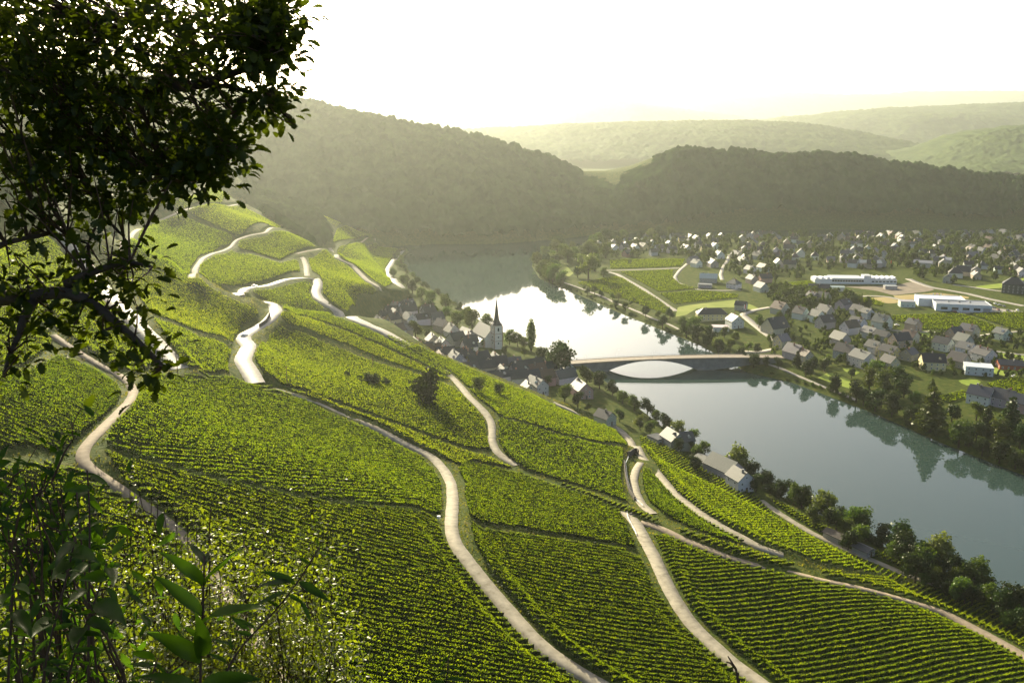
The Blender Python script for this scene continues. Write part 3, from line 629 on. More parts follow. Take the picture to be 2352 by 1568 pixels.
FLATPLOTS = [
 ('flat vineyard nearest the river bend on the right bank', Z4([(590,655),(820,612),(960,592),(1020,610),(1150,690),(1350,810),(1450,885),(1400,940),(1150,845),(1000,795),(800,725)])),
 ('flat vineyard right of the pale farm track', Z4([(990,552),(1480,528),(1470,600),(1540,660),(1700,706),(1345,735),(1180,645)])),
 ('low flat vineyard above the mown meadow', Z4([(1350,750),(1750,722),(2080,760),(2070,790),(1800,815),(1500,855)])),
 ('back flat vineyard below the first houses of the town', Z4([(890,440),(1250,430),(1590,430),(1550,500),(1250,512),(900,522)])),
 ('broad flat vineyard in front of the supermarket', Z5([(1135,955),(1500,940),(1790,935),(2180,1085),(2170,1108),(1800,1095),(1400,1080),(1130,990)])),
 ('flat vineyard at the right edge of the town', Z5([(1840,932),(2100,922),(2400,918),(2400,1105),(2260,1080),(2050,1010)])),
 ('small flat vineyard near the dry fields', Z5([(730,815),(920,785),(1070,840),(1050,870),(860,840)])),
 ('garden vineyard on the slope by the lower right gardens', Z6([(2080,235),(2290,190),(2400,205),(2400,345),(2150,275)])),
 ('little striped vineyard among the lower gardens', Z6([(1745,330),(1930,280),(1975,300),(1965,340),(1810,368)])),
 ('garden vineyard left of the long factory', Z5([(90,660),(420,630),(450,660),(300,690),(150,710)])),
]
for lab, pix in FLATPLOTS:
    poly = atl(pix); c = poly.mean(0); dist = np.linalg.norm(c)
    d = poly[1] - poly[0] if 'striped' in lab or 'slope' in lab else np.array([-.5, .87])
    lines = [drape(a, b, 8) for a, b in clip_rows(poly, d, 2.2 if dist < 700 else 2.6)]
    root = add('vineyard_plot', None, label=lab, cat='vineyard', group='flat vineyards on the right bank')
    g = vine_mesh(lines, 6 if dist < 800 else 4, .3 if dist < 800 else .38, height=1.7)
    vine_obj('vine_rows', g, root, 'stuff'); tri += len(g[1]) * 2
print('tris', tri)

# ------------------------------------------------------------------ bridge
M['concrete'] = surf('bridge_concrete', [(.3, (.13, .135, .14)), (.7, (.20, .205, .205))], .25, .8, .2, detail=8, bump=(1.5, .25, .1))
M['deck'] = surf('bridge_deck', [(.3, (.24, .19, .14)), (.7, (.31, .26, .20))], .4, .75, .2)
M['metal'] = surf('grey_metal', [(.3, (.20, .21, .21)), (.7, (.28, .29, .29))], 2.0, .45, .5)
BA, BB = Vector((30, 613, 0)), Vector((192, 622, 0)); bd = (BB - BA).normalized(); bn = Vector((-bd.y, bd.x, 0)); BL = (BB - BA).length
def deck_z(s): return 9.2 - 4.0 * ((s - 112) / 115) ** 2
def bpt(s, off, z): p = BA + bd * s + bn * off; return (p.x, p.y, z)
bridge = add('bridge', None, label='low grey concrete arch bridge across the river', cat='bridge', loc=(0, 0, 0))
g = MB(); n = 60
def soffit(s):
    a, b, p1, p2 = 38., 103., 27., 116.
    if a < s < b:
        t = (s - (a + b) / 2) / ((b - a) / 2); return .1 + (deck_z((a + b) / 2) - 1.35) * max(0, 1 - abs(t) ** 2.1)
    if s <= p1:
        t = min(1, (p1 - s) / 24); return .1 + 5.0 * math.sqrt(1 - (1 - t) ** 2)
    if s >= p2:
        t = min(1, (s - p2) / 30); return .1 + 3.6 * t
    return -2.0
ss = sorted(set(list(np.linspace(0, BL, 90)) + [27.01, 38.01, 102.99, 115.99, 27, 38, 103, 116]))
for hw in (3.6,):
    V = []
    for s in ss:
        zt = deck_z(s) - .55
        V += [bpt(s, -hw, zt), bpt(s, -hw, min(soffit(s), zt - .6)), bpt(s, hw, min(soffit(s), zt - .6)), bpt(s, hw, zt)]
    F = []
    for i in range(len(ss) - 1):
        for k in range(4): F.append((i * 4 + k, i * 4 + (k + 1) % 4, (i + 1) * 4 + (k + 1) % 4, (i + 1) * 4 + k))
    F += [(0, 1, 2, 3), tuple(4 * (len(ss) - 1) + k for k in (3, 2, 1, 0))]
    g.poly(V, F)
add('arch_girder', g.mesh('arch_girder'), M['concrete'], bridge)
g = MB(); V = []; F = []
ss2 = np.linspace(-4, BL + 4, 50)
for s in ss2:
    z = deck_z(s); V += [bpt(s, -4.8, z), bpt(s, -4.8, z - .5), bpt(s, 4.8, z - .5), bpt(s, 4.8, z)]
for i in range(len(ss2) - 1):
    for k in range(4): F.append((i * 4 + k, i * 4 + (k + 1) % 4, (i + 1) * 4 + (k + 1) % 4, (i + 1) * 4 + k))
g.poly(V, F); add('deck', g.mesh('deck'), M['deck'], bridge)
for sgn in (-1, 1):
    g = MB(); V = []; F = []
    for s in ss2:
        z = deck_z(s); o = 4.65 * sgn; V += [bpt(s, o - .15, z + .25), bpt(s, o - .15, z + .003), bpt(s, o + .15, z + .003), bpt(s, o + .15, z + .25)]
    for i in range(len(ss2) - 1):
        for k in range(4): F.append((i * 4 + k, i * 4 + (k + 1) % 4, (i + 1) * 4 + (k + 1) % 4, (i + 1) * 4 + k))
    g.poly(V, F); add('kerb', g.mesh('kerb'), M['deck'], bridge)
    g = MB()
    g.tube([bpt(s, 4.65 * sgn, deck_z(s) + 1.15) for s in ss2], .05, 4); g.tube([bpt(s, 4.65 * sgn, deck_z(s) + .7) for s in ss2], .03, 4)
    for s in np.arange(0, BL, 2.5): g.tube([bpt(s, 4.65 * sgn, deck_z(s)), bpt(s, 4.65 * sgn, deck_z(s) + 1.15)], .035, 4)
    add('railing', g.mesh('railing'), M['metal'], bridge)
for s, l in ((32.5, 12), (109.5, 14)):
    g = MB(); p = BA + bd * s; rz = math.atan2(bd.y, bd.x)
    for z0, z1, sc in ((-4.5, 1.0, 1.08), (1.0, 1.3, 1.0)):
        g.box((p.x, p.y, (z0 + z1) / 2), (11.5 * sc, 7.9 * sc, z1 - z0), rz)
    add('pier', g.mesh('pier'), M['concrete'], bridge)
ORD = lambda k: '%d%s' % (k, 'th' if 10 <= k % 100 <= 20 else {1: 'st', 2: 'nd', 3: 'rd'}.get(k % 10, 'th'))
for i, s in enumerate((22, 46, 70, 94, 118, 142)):
    p = bpt(s, 4.2 if i % 2 else -4.2, deck_z(s)); g = MB().tube([p, (p[0], p[1], p[2] + 5.2), (p[0] + .3, p[1], p[2] + 5.7), (p[0] + 1.1, p[1], p[2] + 5.9)], [.09, .06, .05, .05], 5)
    o = add('street_lamp', None, label='slim lamp post on the bridge, %s from the left bank' % ORD(i + 1), cat='street lamp', group='lamp posts on the bridge')
    add('post', g.mesh('post'), M['metal'], o); add('lamp_head', MB().box((p[0] + 1.3, p[1], p[2] + 5.9), (.7, .25, .14)).mesh('lamp_head'), M['metal'], o)

# ------------------------------------------------------------------ houses
M['wall'] = tinted('house_render', .85, .15, .8, .14, bump=(3, .15, .03))
M['roof'] = tinted('slate_roof', .52, .17, 2.2, .35, bump=(5, .5, .05))
M['glass'] = mat('window_glass', lambda nt, out: setattr(pbsdf(nt, out, .08, .6).inputs['Base Color'], 'default_value', (.02, .025, .03, 1)))
M['trim'] = tinted('painted_trim', .6, .3, 2.0, .12)
M['brick'] = tinted('chimney_brick', .9, .1, 4.0, .4)
win_me = MB()
win_me.box((0, 0, 0), (1.0, .10, 1.0)); win_me.box((0, -.035, -.56), (1.16, .16, .08)); win_me.box((0, -.055, 0), (.06, .03, .96)); WIN = win_me.mesh('window')
def win_mesh():
    a = MB().box((0, 0, 0), (.92, .06, .92)).mesh('pane'); return a
PANE = win_mesh()
FRAME = MB()
for c, d in (((0, -.04, .5), (1.12, .1, .1)), ((0, -.06, -.5), (1.2, .16, .1)), ((-.51, -.04, 0), (.1, .1, .9)), ((.51, -.04, 0), (.1, .1, .9)), ((0, -.05, 0), (.06, .06, .9)), ((0, 0, 0), (.92, .06, .92))): FRAME.box(c, d)
FRAME = FRAME.mesh('window')
FRAME.materials.append(M['trim']); FRAME.materials.append(M['glass'])
for _p in list(FRAME.polygons)[-6:]: _p.material_index = 1
DOOR = MB().box((0, 0, 1.05), (1.05, .1, 2.1)).box((0, -.04, 2.2), (1.3, .2, .12)).mesh('door')
CHIM = MB().box((0, 0, 0), (.75, .75, 2.2)).box((0, 0, 1.15), (.95, .95, .14)).mesh('chimney')
cache = {}
def body_mesh(w, l, h, pitch, hip):
    k = ('b', w, l, h, pitch, hip)
    if k not in cache:
        g = MB(); r = w / 2 * math.tan(pitch); x, y = w / 2, l / 2; b = -3.0
        if hip: g.box((0, 0, (h + b) / 2), (w, l, h - b))
        else:
            P = [(-x, -y, b), (x, -y, b), (x, -y, h), (0, -y, h + r), (-x, -y, h), (-x, y, b), (x, y, b), (x, y, h), (0, y, h + r), (-x, y, h)]
            g.poly(P, [(0, 1, 2, 3, 4), (9, 8, 7, 6, 5), (1, 6, 7, 2), (5, 0, 4, 9), (4, 3, 8, 9), (2, 7, 8, 3), (0, 5, 6, 1)])
        cache[k] = g.mesh('wall')
    return cache[k]
def roof_mesh(w, l, h, pitch, hip):
    k = ('r', w, l, h, pitch, hip)
    if k not in cache:
        g = MB(); o = .45; t = .22; tp = math.tan(pitch); x, y = w / 2 + o, l / 2 + o; e = h - o * tp; r = h + w / 2 * tp
        if hip == 2:   # flat roof with parapet rim
            g.box((0, 0, h + .2), (w + .3, l + .3, .4)); cache[k] = g.mesh('roof'); return cache[k]
        if hip:
            q = max(0.4, y - x)
            P = [(-x, -y, e), (x, -y, e), (x, y, e), (-x, y, e), (0, -q, r), (0, q, r)]
            P += [(a, b, c + t) for a, b, c in P]
            g.poly(P, [(6, 7, 10), (7, 8, 11, 10), (8, 9, 11), (9, 6, 10, 11), (1, 0, 4), (2, 1, 4, 5), (3, 2, 5), (0, 3, 5, 4), (0, 1, 7, 6), (1, 2, 8, 7), (2, 3, 9, 8), (3, 0, 6, 9)])
        else:
            P = [(-x, -y, e), (0, -y, r), (x, -y, e), (-x, y, e), (0, y, r), (x, y, e)]
            P = [(a, b, c + .03) for a, b, c in P] + [(a, b, c + .03 + t) for a, b, c in P]
            g.poly(P, [(6, 7, 10, 9), (7, 8, 11, 10), (1, 0, 3, 4), (2, 1, 4, 5), (0, 1, 7, 6), (1, 2, 8, 7), (4, 3, 9, 10), (5, 4, 10, 11), (0, 6, 9, 3), (8, 2, 5, 11)])
        cache[k] = g.mesh('roof')
    return cache[k]
def dormer_mesh():
    if 'd' not in cache:
        g = MB(); g.poly([(-.8, 0, -.9), (.8, 0, -.9), (.8, 0, .5), (0, 0, 1.15), (-.8, 0, .5), (-.8, 2.6, .5), (.8, 2.6, .5), (0, 2.6, 1.15), (-.8, 2.6, -.9), (.8, 2.6, -.9)],
                         [(0, 1, 2, 3, 4), (4, 3, 7, 5), (3, 2, 6, 7), (0, 4, 5, 8), (2, 1, 9, 6)]); cache['d'] = g.mesh('dormer')
    return cache['d']
WALLS = [('white', (.60, .59, .55)), ('white', (.52, .52, .50)), ('cream', (.50, .43, .30)), ('grey', (.34, .34, .325)), ('pale yellow', (.50, .41, .2)), ('beige', (.38, .32, .25)), ('pinkish', (.42, .28, .22))]
ROOFS = [('dark slate', (.045, .047, .052)), ('dark slate', (.058, .058, .062)), ('grey slate', (.10, .10, .105)), ('brown tiled', (.11, .075, .055)), ('light grey', (.19, .185, .18))]
houses = []; n_win = 0; house_spots = []
def house(p, w, l, h, yaw, pitch=42, hip=0, wall=None, roof=None, wins=2, chimney=True, dormers=0, name='house', zone=None, label=None, wcol=None, rcol=None, cat='house'):
    """a house at ground point p, ridge along its local y; wins 0 none, 1 gable ends only, 2 everywhere"""
    global n_win
    w, l, h = round(w), round(l), round(h * 2) / 2; pr = R(pitch)
    wn_, wc = wall if wall else random.choices(WALLS, [3, 4, 3, 3.5, 1.6, 3, 1])[0]; rn, rc = roof if roof else random.choices(ROOFS, [5, 5, 2.5, 1.2, .4])[0]
    root = add(name, None, loc=p, rz=yaw, cat=cat)
    jit = lambda c: tuple(k * random.uniform(.9, 1.08) for k in c)
    add('wall', body_mesh(w, l, h, pr, hip), M['wall'], root, color=jit(wc))
    ro = add('roof', roof_mesh(w, l, h, pr, hip), M['roof'], root, color=jit(rc))
    rz_ = h + w / 2 * math.tan(pr)
    if chimney and hip != 2:
        for _ in range(random.choice((1, 1, 2))):
            add('chimney', CHIM, M['brick'], ro, loc=(random.choice((-1, 1)) * w * .1, random.uniform(-.32, .32) * l, rz_ - .1), color=random.choice(((.30, .16, .12), (.4, .38, .35), (.2, .19, .18))))
    def win(x, y, z, rz, ww=.95, hh=1.25):
        global n_win
        f = add('window', FRAME, None, root, loc=(x, y, z), rz=rz, color=(.7, .7, .68)); f.scale = (ww, 1, hh)
        n_win += 1
    if wins:
        stor = max(1, int(h / 2.7))
        for sg in (-1, 1):
            rz = 0 if sg < 0 else math.pi
            for k in range(stor):
                z = 1.6 + k * 2.75
                for x in ((-w * .25, w * .25) if w < 12 else (-w * .32, 0, w * .32)): win(x, sg * (l / 2 + .03), z, rz)
            if not hip and w * math.tan(pr) > 6: win(0, sg * (l / 2 + .03), h + 1.2, rz, .85, 1.05)
            if wins > 1:
                m_ = max(2, int(l / 3.6))
                for k in range(stor):
                    for q in range(m_): win(sg * (w / 2 + .03), (q + .5) / m_ * l - l / 2, 1.6 + k * 2.75, R(90) if sg > 0 else R(-90))
        add('door', DOOR, M['trim'], root, loc=(w * .05, -l / 2 - .03, 0), color=(.12, .09, .06))
    for k in range(dormers):
        sg = -1 if k % 2 else 1; y = (-.25 + .5 * (k // 2)) * l
        add('dormer', dormer_mesh(), M['wall'], ro, loc=(sg * w * .36, y, h + w * .14 * math.tan(pr) + .6), rz=R(90) if sg > 0 else R(-90), color=jit(wc))
    houses.append(dict(o=root, zone=zone, wall=wn_, roof=rn, hip=hip, label=label, u=proj(p)[0], p=p, dorm=dormers)); house_spots.append((p[0], p[1], max(w, l) * .62))
    return root
def free(p, r, spots): return all((p[0] - a) ** 2 + (p[1] - b) ** 2 > (r + c) ** 2 for a, b, c in spots)
RIV_YAW = math.atan2(.38, .92)          # ridge along the river
# near village on the left bank -- church first, its ground is kept clear
cp_ = at(*ZV([(1380, 690)])[0]); CH = Vector((cp_.x, cp_.y, float(hs(cp_.x, cp_.y))))
NAVE = Vector((-.62, .78, 0))
NAVE = Vector((-.42, .905, 0)); ny_ = math.atan2(-NAVE.x, NAVE.y)
church = add('church', None, loc=CH, rz=ny_, label='white church with tall pointed slate spire in the near village', cat='church')
M['stone'] = tinted('quoin_stone', .9, .1, 2.0, .25)
def cpart(name, g, m, col=None, parent=church, **k): return add(name, g.mesh(name), m, parent, color=col, **k)
TH, TW = 18.5, 6.6
cpart('tower', MB().box((0, 0, TH / 2 - 1.5), (TW, TW, TH + 3)), M['wall'], (.66, .63, .55))
for z in (6.4, 11.9, TH - .2): cpart('string_course', MB().box((0, 0, z), (TW + .35, TW + .35, .35)), M['stone'], (.38, .25, .17))
for a in (-1, 1):
    for b in (-1, 1): cpart('corner_stones', MB().box((a * TW / 2, b * TW / 2, TH / 2 - .3), (.55, .55, TH - .8)), M['stone'], (.40, .29, .2))
sp_ = MB(); P = []
for z, r in ((TH, 4.0), (TH + 2.0, 2.5), (TH + 4.2, 1.75), (TH + 20.5, .06)):
    P.append((z, r))
V = []; F = []
for z, r in P:
    for k in range(8):
        t = (k + .5) * math.pi / 4; q = r / max(abs(math.cos(t)), abs(math.sin(t))) if z == TH else r * 1.08
        V.append((q * math.cos(t), q * math.sin(t), z))
for i in range(3):
    for k in range(8): F.append((i * 8 + k, i * 8 + (k + 1) % 8, (i + 1) * 8 + (k + 1) % 8, (i + 1) * 8 + k))
sp_.poly(V, F)
spire = cpart('spire', sp_, M['roof'], (.05, .052, .058))
add('weathercock', MB().tube([(0, 0, TH + 20), (0, 0, TH + 22.2)], .06, 4).box((.2, 0, TH + 22.1), (.8, .06, .3)).mesh('weathercock'), M['metal'], spire)
def arch_window(w, h):
    g = MB(); n = 8; pts = [(-w / 2, 0, 0), (w / 2, 0, 0)] + [(w / 2 * math.cos(math.pi * k / n), 0, h - w / 2 + w / 2 * math.sin(math.pi * k / n)) for k in range(n + 1)]
    m_ = len(pts); g.poly([(x, -.06, z) for x, y, z in pts] + [(x, .12, z) for x, y, z in pts], [tuple(range(m_))] + [(k, (k + 1) % m_, m_ + (k + 1) % m_, m_ + k) for k in range(m_)])
    return g.mesh('window')
AW = arch_window(1.3, 2.8); AW2 = arch_window(1.5, 4.2); RW = MB()
RW.poly([(.6 * math.cos(k * .524), -.06, .6 * math.sin(k * .524)) for k in range(12)] + [(.6 * math.cos(k * .524), .1, .6 * math.sin(k * .524)) for k in range(12)], [tuple(range(12))] + [(k, (k + 1) % 12, 12 + (k + 1) % 12, 12 + k) for k in range(12)])
RW = RW.mesh('round_window')
for k, (dx, dy, rz) in enumerate(((0, -1, 0), (1, 0, R(90)), (0, 1, R(180)), (-1, 0, R(-90)))):
    add('belfry_window', AW, M['glass'], church, loc=(dx * TW / 2, dy * TW / 2, 13.8), rz=rz)
    add('round_window', RW, M['glass'], church, loc=(dx * TW / 2, dy * TW / 2, 9.3), rz=rz)
    add('round_window', RW, M['glass'], church, loc=(dx * TW / 2, dy * TW / 2, 4.6), rz=rz)
# nave behind the tower, local +y
NW, NL, NH = 12.0, 25.0, 8.5; pr = R(50); rr = NW / 2 * math.tan(pr); y0, y1 = TW / 2 - .5, TW / 2 + NL; ox = -2.0
g = MB().poly([(ox - NW / 2, y0, -3), (ox + NW / 2, y0, -3), (ox + NW / 2, y0, NH), (ox, y0, NH + rr), (ox - NW / 2, y0, NH), (ox - NW / 2, y1, -3), (ox + NW / 2, y1, -3), (ox + NW / 2, y1, NH), (ox, y1, NH + rr), (ox - NW / 2, y1, NH)],
              [(0, 1, 2, 3, 4), (9, 8, 7, 6, 5), (1, 6, 7, 2), (5, 0, 4, 9), (4, 3, 8, 9), (2, 7, 8, 3)])
cpart('nave_wall', g, M['wall'], (.66, .63, .55))
e = .5; t = .25; tp = math.tan(pr)
Pn = [(ox - NW / 2 - e, NH - e * tp), (ox, NH + rr), (ox + NW / 2 + e, NH - e * tp)]
V = [(x, y, z + dz) for dz in (.04, .04 + t) for y in (y0 - .2, y1 + .4) for x, z in Pn]
nroof = cpart('nave_roof', MB().poly(V, [(6, 7, 10, 9), (7, 8, 11, 10), (1, 0, 3, 4), (2, 1, 4, 5), (0, 1, 7, 6), (1, 2, 8, 7), (4, 3, 9, 10), (5, 4, 10, 11), (0, 6, 9, 3), (8, 2, 5, 11)]), M['roof'], (.075, .08, .085))
for k in range(4):
    for sg in (-1, 1): add('nave_window', AW2, M['glass'], church, loc=(ox + sg * NW / 2, y0 + 4 + k * 5.6, 2.4), rz=R(90) * sg)
cpart('buttress', MB().box((ox - NW / 2 - .5, y0 + 1.0, 2.5), (1.0, .9, 6)), M['stone'], (.42, .33, .24))
# side aisle with a bright lean-to roof
cpart('aisle_wall', MB().box((ox - NW / 2 - 1.9, y0 + 11, 1.2), (3.6, 15, 6.4)), M['wall'], (.64, .6, .5))
V = [(ox - NW / 2 - 4.1, y0 + 3.2, 4.3), (ox - NW / 2 - 4.1, y0 + 18.8, 4.3), (ox - NW / 2 + .05, y0 + 18.8, 6.8), (ox - NW / 2 + .05, y0 + 3.2, 6.8)]
cpart('aisle_roof', MB().poly(V + [(a, b, c + .25) for a, b, c in V], [(4, 7, 6, 5), (0, 1, 2, 3), (0, 4, 5, 1), (1, 5, 6, 2), (2, 6, 7, 3), (3, 7, 4, 0)]), M['roof'], (.17, .17, .17))
house_spots += [(CH.x, CH.y, 5), *[(CH.x + NAVE.x * k, CH.y + NAVE.y * k, 7) for k in (6, 12, 18, 24)]]

def solve(u, v, hfun, cond=None, dmin=60, dmax=1500):
    """distance along the sight line of (u,v) where the ground lies hfun(D) below it"""
    d = rays(u, v); hd = math.hypot(d[0], d[1]); D = np.arange(dmin, dmax, .75); x, y = d[0] / hd * D, d[1] / hd * D
    g = hs(x, y); f = CZ + d[2] / hd * D - g; e = np.abs(f - hfun(D))
    P = np.stack([x, y], -1)
    if cond is not None: e = np.where(cond(P), e, 1e9)
    i = int(np.argmin(e)); return Vector((x[i], y[i], float(g[i])))
def near_terrace(P):
    dl = poly_dist(P, LBW); ed = np.interp(P[:, 1], [250, 430, 470, 490, 510, 545, 600, 670, 760, 820, 880], [36, 38, 50, 75, 105, 122, 130, 118, 80, 48, 36])
    return (dl < ed - 3) & (dl > 7) & ~inside(P, RIVER) & (P[:, 1] < 1050) & ~inside(P, EAST)
VILL = [(430,165),(500,215),(545,180),(330,225),(390,245),(480,275),(560,310),(650,320),(740,335),(270,340),(340,380),(430,390),(500,395),(610,405),(760,400),(290,455),(400,490),(480,490),(330,505),(865,460),(960,515),(1015,520),(1120,545),(1000,590),(620,640),(700,660),(780,600),(850,625),(780,695),(860,695),(1060,600),(1120,655),(1060,725),(1230,770),(1000,780),(850,785),(920,735),(960,745),(980,840),(1080,890),(1270,850),(1320,790),(1160,820),(1350,890),(1400,830),(1480,870),(1560,900),(1530,810),(1690,900),(1620,850),(1760,830),(1850,870),(1910,860),(1990,900),(1900,950),(1780,960),(1330,1020),(1680,1050),(2180,1050),(1450,940),(1600,970),(1250,930)]
for x, y in VILL:
    u, v = ZV([(x, y)])[0]
    w = random.choice((8, 9, 9, 10)); l = random.choice((10, 11, 12, 14)); h = random.choice((5, 5.5, 6, 6))
    p = solve(u, v, lambda D: h + .5 + 0 * D, near_terrace)
    if not free(p, w * .42, house_spots): 
        p2 = None
        for k in range(40):
            a = random.uniform(0, 6.28); r = random.uniform(3, 13); q = Vector((p.x + r * math.cos(a), p.y + r * math.sin(a), 0))
            if free(q, w * .42, house_spots) and near_terrace(np.array([[q.x, q.y]]))[0]: p2 = q; break
        if p2 is None: continue
        p = p2; p.z = float(hs(p.x, p.y))
    yaw = RIV_YAW + random.choice((0, R(90), R(90))) + R(random.uniform(-14, 14)) + (R(8) if p.y > 650 else 0)
    house(p, w, l, h, yaw, random.choice((42, 45, 48)), 0, wins=1 if p.length > 480 else 2, dormers=random.choice((0, 0, 0, 2)), zone='near village')
big = solve(*ZV([(590, 600)])[0], lambda D: 6 + 0 * D, near_terrace)
# long low sheds at the upper end of the village
for (x, y), w, l, lab in (((215, 200), 9, 26, 'long dark-roofed winery shed at the upper end of the near village'), ((250, 300), 8, 20, 'long low shed with ribbed bright roof at the edge of the near village')):
    p = solve(*ZV([(x, y)])[0], lambda D: 4 + 0 * D, near_terrace)
    if free(p, 2, house_spots) or True: house(p, w, l, 4.5, R(78), 18, 0, wall=WALLS[0], roof=ROOFS[0] if 'dark' in lab else ('light grey', (.34, .34, .33)), wins=1, chimney=False, label=lab, name='shed', cat='shed')
# single houses along the lower left bank
LOW = [((1546, 1000), 9, 12, 5, 20, 'dark-roofed house with pale gable below the grey track'), ((1568, 1004), 9, 10, 5.5, 105, 'house with light dormered roof on the riverbank below the grey track'), ((1664, 1066), 11, 17, 5, 30, 'big house with mottled pale slate roof above the riverside trees'),
       ((1700, 1090), 9, 10, 6, 22, 'white gabled house facing the river below the vineyard'), ((1622, 1052), 8, 11, 3.5, 30, 'low brown-roofed outbuilding beside the big pale-roofed house'), ((1390, 952), 8, 10, 4.5, 40, 'small dark house half hidden in trees below the village'),
       ((1921, 1222), 5, 9, 2.5, 32, 'low brown-roofed shed above the lower riverside trees'), ((1984, 1254), 5, 7, 2.5, 32, 'last low pale gable shed before the dense riverside trees'), ((1510, 1000), 7, 9, 3, 30, 'flat grey carport roof at the vineyard edge')]
for (u, v), w, l, h, yaw, lab in LOW:
    p = solve(u, v, lambda D: h + .8 + 0 * D, near_terrace)
    house(p, w, l, h, R(yaw), 40 if h > 4 else 22, 2 if 'carport' in lab else 0, wall=WALLS[0] if 'white' in lab else WALLS[3], roof=('grey', (.10, .10, .095)) if 'pale' in lab or 'light' in lab or 'white' in lab else ('brown', (.045, .036, .028)) if 'brown' in lab else ROOFS[0], dormers=2 if 'dormer' in lab else 0, label=lab, wins=2 if 'white' in lab or 'big' in lab else 1, chimney=h > 4)
# right bank: the front rows, one by one
Y_ = 0
FRONT = [(105,930,11,13,0),(295,975,10,11,0),(520,955,10,13,0),(405,818,9,10,0),(505,832,9,11,0),(690,890,10,12,1),(820,945,9,11,0),(905,972,9,9,0),(1040,1062,11,13,0),(815,1062,10,12,0),(520,1060,10,13,1),(440,1005,9,11,0),(745,1112,10,13,1),(930,1150,10,12,0),(1045,1182,9,11,0),(655,1212,10,13,0),(1295,1192,10,11,0),(1330,1082,9,10,0),(1205,1232,10,14,1),(1600,1262,10,12,0),(1785,1242,10,11,0),(1710,1165,10,12,1),(1840,1142,11,12,0),(2140,1165,9,10,0),(1815,1312,10,11,0),(1975,1362,11,13,0),(1745,1412,10,12,0),(700,1340,10,13,0),(235,1335,11,13,0),(335,1372,8,9,0),(1110,1340,10,12,0),(1290,1352,9,10,1),(1110,1442,9,10,0),(120,1232,9,10,1),(965,1292,9,10,0),(60,1100,15,17,1),(1500,1435,11,15,2),(860,1405,12,15,3)]
for x, y, w, l, k in FRONT:
    p = at(*Z5([(x, y)])[0])
    if not free(p, 3, house_spots): continue
    yaw = RIV_YAW + R(6) + (R(90) if k == 1 else 0) + R(random.uniform(-10, 10))
    if k == 2: house(p, w, l, 6, RIV_YAW + R(60), 42, wall=('pale yellow', (.62, .55, .30)), roof=ROOFS[0], dormers=2, label='pale yellow gabled house with dark roof near the front of the town')
    elif k == 3: house(p, w, l, 6.5, RIV_YAW, 36, wall=WALLS[1], roof=ROOFS[2], label='broad white house standing just above the river lawn', dormers=0)
    else: house(p, w, l, random.choice((5, 5.5, 6)), yaw, random.choice((38, 42, 45)), 0, roof=random.choices(ROOFS, [4, 4, 3, 1.5, .8])[0], dormers=random.choice((0, 0, 2)), zone='front of the town', wins=2 if y > 1150 else 1)
for (u, v), w, l, lab, wall in (((2251, 925), 10, 13, 'white house with steep grey roof next to the little striped vineyard', WALLS[0]), ((2303, 932), 10, 12, 'grey-white gabled house behind the lower right trees', WALLS[3]), ((2343, 944), 10, 12, 'pinkish house at the right edge above the river trees', WALLS[6])):
    house(at(u, v), w, l, 6, RIV_YAW + R(20), 42, wall=wall, roof=ROOFS[2], label=lab)
house(at(*Z5([(1925, 1478)])[0]), 13, 17, 5.5, R(70), 10, 2, wall=WALLS[1], roof=('white', (.55, .55, .54)), label='modern flat-roofed white house in the front gardens', chimney=False)
house(at(*Z5([(2215, 1430)])[0]), 12, 15, 3.5, R(75), 22, 0, wall=('red brick', (.30, .10, .06)), roof=ROOFS[0], label='low red brick house at the right of the front gardens')
house(at(*Z5([(1270, 862)])[0]), 10, 13, 5, R(80), 8, 2, wall=WALLS[0], roof=('grey', (.3, .3, .3)), label='small white flat-roofed house beside the big flat vineyard', chimney=False)
house(at(*Z5([(2250, 735)])[0]), 15, 20, 9, R(60), 40, 1, wall=('dark', (.09, .085, .08)), roof=ROOFS[0], label='tall dark hotel-like building at the right edge', dormers=0)
# left part of the town seen over the river
FR4 = [((1830, 985), 11, 26, 6, 88, 1, 'long yellow house with dark hipped roof near the bridge road', ('pale yellow', (.52, .44, .24)), ROOFS[0]), ((2040, 1050), 11, 13, 6, 12, 0, 'white house with bright roof beside the bridge road', WALLS[0], ROOFS[4]), ((1910, 1085), 10, 13, 3.5, 85, 2, 'low white annex with pale flat roof in front of the yellow house', WALLS[0], ('pale', (.5, .48, .46))),
       ((2100, 895), 8, 10, 5, 60, 0, 'dark gabled house in front of the pale meadow', WALLS[3], ROOFS[0]), ((2035, 695), 10, 12, 5.5, 40, 1, 'white hipped-roof house alone beside the flat vineyards', WALLS[0], ROOFS[2]), ((1800, 640), 11, 18, 5, 75, 0, 'house with blazing bright roof next to the curving lane', WALLS[3], ('pale', (.45, .45, .45))), ((1770, 690), 9, 14, 3.5, 80, 2, 'low flat shed at the edge of the flat vineyard', WALLS[3], ROOFS[2])]
for (x, y), w, l, h, yaw, hip, lab, wall, roof in FR4: house(at(*Z4([(x, y)])[0]), w, l, h, R(yaw), 38, hip, wall=wall, roof=roof, label=lab)
MID4 = [(1840,500),(2200,650),(2285,725),(2110,480),(2060,420),(2250,430),(1690,500),(1720,440),(1900,420),(2320,640),(1660,470),(2180,560),(2300,540)]
for x, y in MID4:
    p = at(*Z4([(x, y)])[0])
    if free(p, 5, house_spots): house(p, random.choice((9, 10)), random.choice((11, 13)), 5, RIV_YAW + R(random.choice((0, 90))) + R(random.uniform(-15, 15)), 42, zone='middle of the town', wins=1)
